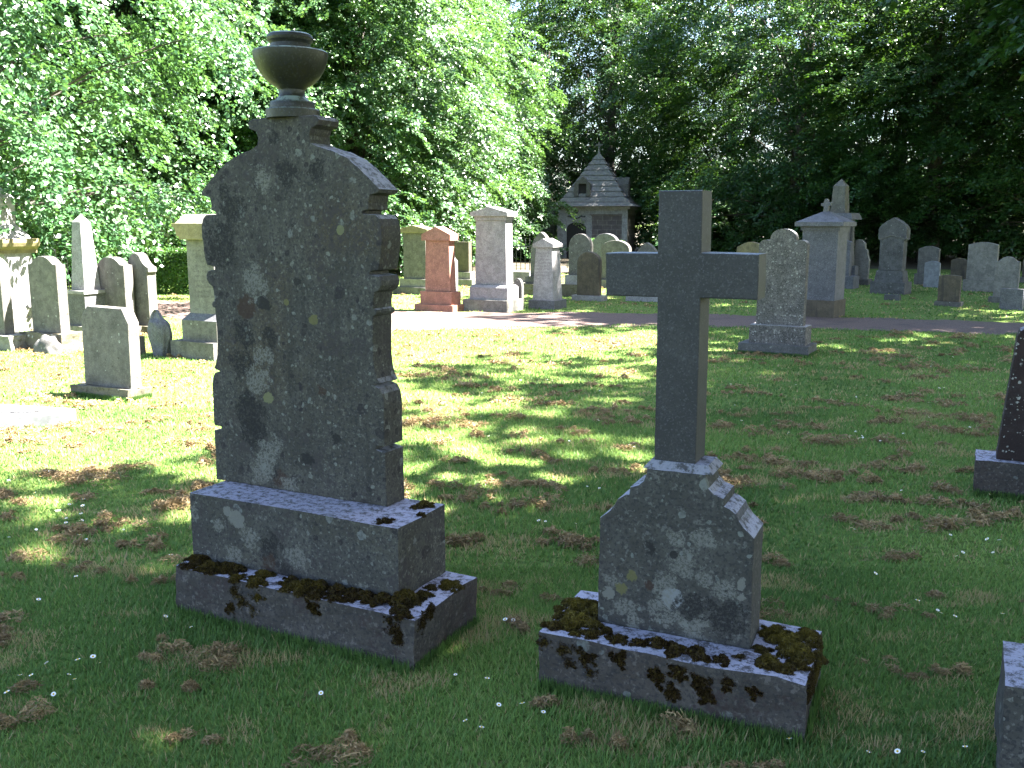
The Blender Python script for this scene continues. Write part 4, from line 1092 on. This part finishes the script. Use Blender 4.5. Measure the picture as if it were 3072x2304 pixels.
# tall trees beside the lawn, outside the picture, that throw the shade
SH = 'tall trees on the sunny side of the lawn'
tree('shade_tree', 'tall', 0, 8.6, -1.5, 0, 1.05, 'tall tree whose shade covers the urn monument and the granite cross', group=SH)
tree('shade_tree', 'tall', 1, 7.0, -4.5, 90, 1.1, 'tall tree standing behind the photographer to the right', group=SH)
tree('shade_tree', 'tall', 0, 15.2, 6.8, 150, .95, 'tall tree whose shade covers the lawn right of the granite cross', group=SH)
tree('shade_tree', 'tall', 1, 16.2, 18.5, 210, 1.0, 'tall tree whose shade covers the path on the right', group=SH)
tree('shade_tree', 'tall', 0, 19.5, 26.0, 280, 1.05, 'tall tree overhanging the far right headstones', group=SH)

# bushes of the undergrowth
for i, (x, y, s, lab) in enumerate([(-.2, 40.5, 1.2, 'bush in the dark gap left of the mausoleum'), (2.75, 30.0, .42, 'small bright green bush between the round-headed stones'), (8.5, 45, 1.4, 'dark undergrowth bush right of the mausoleum'),
                                   (11.5, 44, 1.5, 'undergrowth bush behind the stubby obelisk'), (15.5, 44, 1.6, 'undergrowth bush behind the small white headstone'), (19.8, 42, 1.6, 'undergrowth bush behind the far right headstones'),
                                   (24.5, 42, 1.7, 'undergrowth bush at the right edge of the wood'), (6.5, 54, 1.9, 'far undergrowth bush right of the mausoleum'), (11.5, 55, 1.9, 'far undergrowth bush behind the needle obelisk'),
                                   (16.5, 54, 1.9, 'far undergrowth bush behind the chevron headstone'), (21.5, 53, 1.9, 'far undergrowth bush behind the broad pale headstone'), (27, 53, 1.9, 'far undergrowth bush at the right edge of the photo'), (-15.5, 35, 1.5, 'undergrowth bush behind the iron gate'), (-11.0, 36, 1.4, 'undergrowth bush behind the hedge')]):
    tree('bush', 'bush', 0, x, y, i * 67, s, lab, 'bush')

# clipped hedge on the left
def hedge():
    g = np.random.default_rng(5)
    n = 42000
    Lh, Dh, Hh = 4.6, .9, .98
    f = g.random(n)
    x = g.random(n) * Lh; y = g.random(n) * Dh; z = g.random(n) * Hh
    m = f < .5; y[m] = g.random(m.sum()) ** 3 * .25
    m = (f >= .5) & (f < .82); z[m] = Hh - g.random(m.sum()) ** 2 * .2
    z += (vnoise(x * 3, y * 3, 8) - .5) * .16; y += (vnoise(x * 3, z * 3, 9) - .5) * .18
    P = np.stack([x, y, np.maximum(z, .02)], 1)
    d = unit(g.normal(size=(n, 3))); nn = unit(g.normal(size=(n, 3)) + [0, -.6, .7]); w_ = unit(np.cross(nn, d))
    l = (.055 * (.6 + .8 * g.random(n)))[:, None]
    V = np.stack([P, P + d * l * .45 + w_ * l * .34, P + d * l, P + d * l * .45 - w_ * l * .34], 1).reshape(-1, 3)
    return np_mesh('hedge', V, 4, np.clip(vnoise(x * 2, z * 4, 6) * .7 + g.normal(size=n) * .2, 0, 1))
hd = link('hedge', hedge(), MAT['leaf_hedge'])
hd.location = (-9.6, 21.2, 0); hd.rotation_euler = (0, 0, R(-4))
tag(hd, 'low clipped green hedge between the ogee headstone and the tall lettered pedestal', 'hedge')

# ------------------------------------------------------------------ grass, clippings, daisies
FOOT = [((-.353, 3.161), -27, -1.165, 0, 0, .465), ((.905, 2.689), -24.5, -.89, 0, 0, .42), ((2.76, 5.39), -26, -.02, .72, 0, .3), ((1.41, 2.49), -26, 0, .5, 0, .34), ((-3.47, 8.34), -27, -.75, 0, 0, .27), ((3.51, 11.14), -30, -.82, .03, 0, .46)]
def outside(x, y, pad=0.0):
    ok = np.ones(len(x), bool)
    for (cx, cy), a, x0, x1, y0, y1 in FOOT:
        ca, sa = math.cos(R(a)), math.sin(R(a))
        u = (x - cx) * ca + (y - cy) * sa; v = -(x - cx) * sa + (y - cy) * ca
        ok &= ~((u > x0 - pad) & (u < x1 + pad) & (v > y0 - pad) & (v < y1 + pad))
    yc, hw = path_half(x)
    ok &= np.abs(y - yc) > hw - .08 + (vnoise(x * 4, y * 4, 21) - .5) * .3
    return ok

def wedge(n, y0, y1, g, k=.6, pad=.6):
    """points spread evenly over the part of the lawn between two distances"""
    u = g.random(n)
    y = np.sqrt(y0 * y0 + u * (y1 * y1 - y0 * y0))
    return (g.random(n) * 2 - 1) * (y * k + pad), y

def drymap(x, y):
    return vnoise(x * 2.6, y * 5.5, 31) * .6 + vnoise(x * 7 + 3, y * 12, 32) * .4

def blades():
    g = np.random.default_rng(3)
    VV, TT = [], []
    for n, y0, y1, h, wd in ((230000, 1.9, 4.2, .026, .0025), (170000, 4.2, 8.0, .026, .0042), (120000, 8.0, 15.0, .026, .008), (60000, 15.0, 30.0, .03, .016)):
        x, y = wedge(n, y0, y1, g)
        m = outside(x, y, -.01)
        x, y = x[m], y[m]; n = len(x)
        dry = drymap(x, y)
        hh = h * (.55 + .8 * g.random(n)) * (.7 + .6 * vnoise(x * 1.7, y * 1.7, 12))
        a = g.random(n) * 2 * np.pi
        lean = (.25 + .75 * g.random(n))
        b = np.stack([x, y, np.zeros(n)], 1)
        s = np.stack([-np.sin(a), np.cos(a), np.zeros(n)], 1) * (wd * (.6 + .8 * g.random(n)))[:, None]
        d = np.stack([np.cos(a) * lean, np.sin(a) * lean, np.ones(n)], 1) * hh[:, None]
        VV.append(np.stack([b - s, b + s, b + d], 1).reshape(-1, 3))
        t = .30 + .5 * (vnoise(x * .9, y * .9, 14) - .5) + g.normal(size=n) * .12
        isdry = g.random(n) < np.clip((dry - .54) * 3.2, .04, .6)
        t = np.where(isdry, .8 + .2 * g.random(n), np.clip(t, 0, .68))
        TT.append(t)
    # longer unmown fringe at the foot of the stones
    for (cx, cy), a, x0, x1, y0, y1 in FOOT:
        n = 2600
        f = g.random(n); u = np.where(f < .65, x0 + (x1 - x0) * g.random(n), x1 + .015 * g.random(n)); v = np.where(f < .65, y0 - .03 * g.random(n), y0 + (y1 - y0) * g.random(n))
        ca, sa = math.cos(R(a)), math.sin(R(a))
        x = cx + u * ca - v * sa; y = cy + u * sa + v * ca
        aa = g.random(n) * 2 * np.pi; ln = .5 * g.random(n)
        hh = .02 + .035 * g.random(n)
        b = np.stack([x, y, np.zeros(n)], 1)
        s = np.stack([-np.sin(aa), np.cos(aa), np.zeros(n)], 1) * .0026
        VV.append(np.stack([b - s, b + s, b + np.stack([np.cos(aa) * ln, np.sin(aa) * ln, np.ones(n)], 1) * hh[:, None]], 1).reshape(-1, 3))
        TT.append(np.clip(.12 + g.normal(size=n) * .12, 0, .6))
    return np_mesh('grass', np.concatenate(VV), 3, np.concatenate(TT))
tag(link('grass', blades(), MAT['grass']), 'short mown green grass mixed with dry yellow blades', 'grass', kind='stuff')

def clippings():
    g = np.random.default_rng(17)
    VV, TT = [], []
    heaps = []
    for n, y0, y1 in ((75, 2.1, 4.5), (380, 4.5, 8.5), (360, 8.5, 14.0), (60, 16.5, 24)):
        x, y = wedge(n * 3, y0, y1, g)
        k = outside(x, y, .06)
        pr = drymap(x, y) + g.random(len(x)) * .25
        x, y, pr = x[k], y[k], pr[k]
        o = np.argsort(-pr)[:n]
        heaps += [(x[i], y[i], y0) for i in o]
    # heaps one can point at in the picture
    heaps += [(-.52, 2.62, -1), (-.45, 2.66, -1), (-.60, 2.60, -1), (-1.22, 3.05, -1), (-1.98, 3.4, -1), (-2.0, 3.3, -1), (-2.25, 4.05, -1), (-1.65, 4.0, -1), (-1.5, 4.05, -1), (-2.2, 4.7, -1), (-1.95, 4.65, -1), (-1.0, 2.7, -1),
              (.33, 4.5, -1), (.4, 4.3, -1), (1.42, 3.75, -1), (1.5, 3.7, -1), (1.62, 3.65, -1), (2.05, 5.3, -1), (2.2, 5.25, -1), (2.3, 5.2, -1), (1.35, 3.2, -1), (1.45, 3.1, -1), (.2, 4.6, -1), (.05, 5.6, -1), (.25, 5.5, -1), (-.1, 8.9, -1), (.6, 8.8, -1), (.2, 9.2, -1), (1.0, 9.6, -1)]
    for hx_, hy_, tier in heaps:
        big = (.6 + .8 * g.random() ** 1.5) * (1.0 if hy_ < 4.5 else 1.15)
        Lx = (.05 + .09 * g.random()) * big; Wy = (.028 + .035 * g.random()) * big; H = (.018 + .022 * g.random()) * big
        rot = g.normal() * .5 - .2
        far = hy_ > 8
        n = int((110 if far else (230 if hy_ > 4.5 else 520)) * big)
        nl = 2 + int(g.random() * 4)
        lx = np.sort((g.random(nl) * 2 - 1) * Lx * 1.3); ly = g.normal(size=nl) * Wy * .7; ls = .5 + .6 * g.random(nl)
        li = g.integers(0, nl, n)
        a = g.random(n) * 2 * np.pi; rr = g.random(n) ** .55 * (1 + .8 * (g.random(n) < .15) * g.random(n))
        u = lx[li] + Wy * 1.1 * ls[li] * rr * np.cos(a); v = ly[li] + Wy * .8 * ls[li] * rr * np.sin(a)
        z = .010 + H * 1.2 * ls[li] * np.clip(1 - rr ** 2, 0, 1) * (.3 + .8 * g.random(n))
        x = hx_ + u * np.cos(rot) - v * np.sin(rot); y = hy_ + u * np.sin(rot) + v * np.cos(rot)
        P = np.stack([x, y, z], 1)
        aa = g.random(n) * 2 * np.pi
        d = unit(np.stack([np.cos(aa), np.sin(aa), g.normal(size=n) * .5], 1))
        l = (.005 + .010 * g.random(n) ** 2)[:, None] * (1.0 if hy_ < 4.5 else 1.4)
        s = unit(np.cross(d, g.normal(size=(n, 3)))) * (.0018 if hy_ < 4.5 else (.0032 if not far else .0055))
        VV.append(np.stack([P - d * l - s, P - d * l + s, P + d * l + s * .6, P + d * l - s * .6], 1).reshape(-1, 3))
        TT.append(np.clip(.35 * g.random() + .15 + g.normal(size=n) * .22 + (z - .02) * 7, 0, 1))
    return np_mesh('grass_clippings', np.concatenate(VV), 4, np.concatenate(TT))
tag(link('grass_clippings', clippings(), MAT['dry']), 'brown matted heaps of dry grass clippings strewn over the lawn', 'grass clippings', kind='stuff')

def daisy_bm():
    bm = bmesh.new()
    for i in range(14):
        a = 2 * math.pi * i / 14
        c, s = math.cos(a), math.sin(a)
        p = [(.003, -.0009), (.007, -.0019), (.0105, 0), (.007, .0019), (.003, .0009)]
        zz = [.030, .0315, .032, .0315, .030]
        f = bm.faces.new([bm.verts.new((u * c - v * s, u * s + v * c, z)) for (u, v), z in zip(p, zz)])
    seg = 10
    prev = None
    for r, z in ((.0042, .0305), (.0036, .0328), (.0018, .034)):
        ring = [bm.verts.new((r * math.cos(2 * math.pi * i / seg), r * math.sin(2 * math.pi * i / seg), z)) for i in range(seg)]
        if prev:
            for i in range(seg):
                f = bm.faces.new((prev[i], prev[(i + 1) % seg], ring[(i + 1) % seg], ring[i])); f.material_index = 1
        prev = ring
    f = bm.faces.new(prev); f.material_index = 1
    k = len(bm.faces)
    tube(bm, (0, 0, 0), (.001, .001, .030), .0009, 5)
    bm.faces.ensure_lookup_table()
    for f in bm.faces[k:]: f.material_index = 2
    return bm
DAISY = [(-2.51,5.13),(-2.50,5.01),(-2.45,5.18),(-2.40,5.07),(-2.35,4.94),(-2.40,4.87),(-2.33,4.86),(-2.30,4.83),(-2.35,4.76),(-2.13,4.51),(-2.19,4.55),(-2.02,4.69),(-1.85,4.70),(-1.63,4.28),(-2.54,4.54),(-2.48,4.69),(-2.00,3.75),(-1.41,3.58),(-1.26,3.49),(-1.54,3.23),(-1.57,3.19),(-1.49,3.19),(-1.67,3.18),(-1.73,3.08),(-1.68,3.08),(-1.57,3.09),(-1.51,3.03),(-1.56,2.98),(-1.70,2.96),(-0.65,2.98),(-1.96,4.02),(-2.49,5.14),(-2.52,5.00),(-2.32,4.85),(-0.20,3.10),(-0.09,3.04),(-0.05,2.89),(0.04,2.86),(-0.14,2.78),(-0.10,2.72),(0.86,2.66),(0.10,2.84),(1.24,2.61),(0.42,6.73),(0.45,5.49),(0.41,5.13),(0.33,4.77),(1.77,4.69),(0.68,7.42),(0.70,7.37),(0.83,6.50),(0.87,6.50),(0.58,6.45),(2.63,7.00),(2.56,6.73),(0.15,4.82),(0.53,5.46),(0.18,4.83),(-0.02,3.55),(0.01,3.55),(1.83,7.36),(2.62,6.98),(2.61,6.87),(2.60,6.78),(2.42,6.24),(2.55,6.17),(2.33,5.42),(2.78,5.33),(2.97,5.24),(1.78,4.69),(2.23,4.59),(2.40,4.51),(2.44,4.49),(2.34,4.35),(2.17,4.34),(2.13,4.28),(1.64,4.07),(1.70,3.74),(1.75,3.66),(1.74,3.61),(1.79,3.60),(1.98,3.58),(1.38,2.62),(1.17,2.60),(1.07,2.61),(2.45,5.25),(2.08,4.87),(2.96,6.93),(-2.72,6.21),(-2.79,6.26),(-2.59,6.19),(-2.07,6.11),(-2.80,5.89),(-2.86,5.89),(-2.83,5.96),(-2.96,5.72),(-3.03,5.78),(-3.11,5.64),(-3.08,5.57),(-2.81,5.36),(-2.55,5.72),(-2.05,5.88),(-2.94,5.80),(-6.01,11.22),(-5.62,11.22),(-5.92,11.4),(-3.91,10.9),(-3.85,10.9)]
gd = np.random.default_rng(23)
dx, dy = wedge(160, 5.5, 14, gd, .5, 0)
k = outside(dx, dy, .05) & (vnoise(dx * 1.2, dy * 1.2, 44) > .48)
DAISY += list(zip(dx[k], dy[k]))
o0 = from_bm('daisy', daisy_bm(), [MAT['petal'], MAT['pollen'], MAT['stem']])
tag(o0, 'small white daisy growing in the mown grass', 'daisy', 'daisies in the lawn')
for i, (x, y) in enumerate(DAISY):
    o = o0 if i == 0 else o0.copy()
    if i: COL.objects.link(o)
    o.location = (x, y, gd.random() * .01)
    o.rotation_euler = (gd.normal() * .28 + .1, gd.normal() * .28, gd.random() * 6.3)
    s = .65 + .45 * gd.random()
    o.scale = (s, s, s)
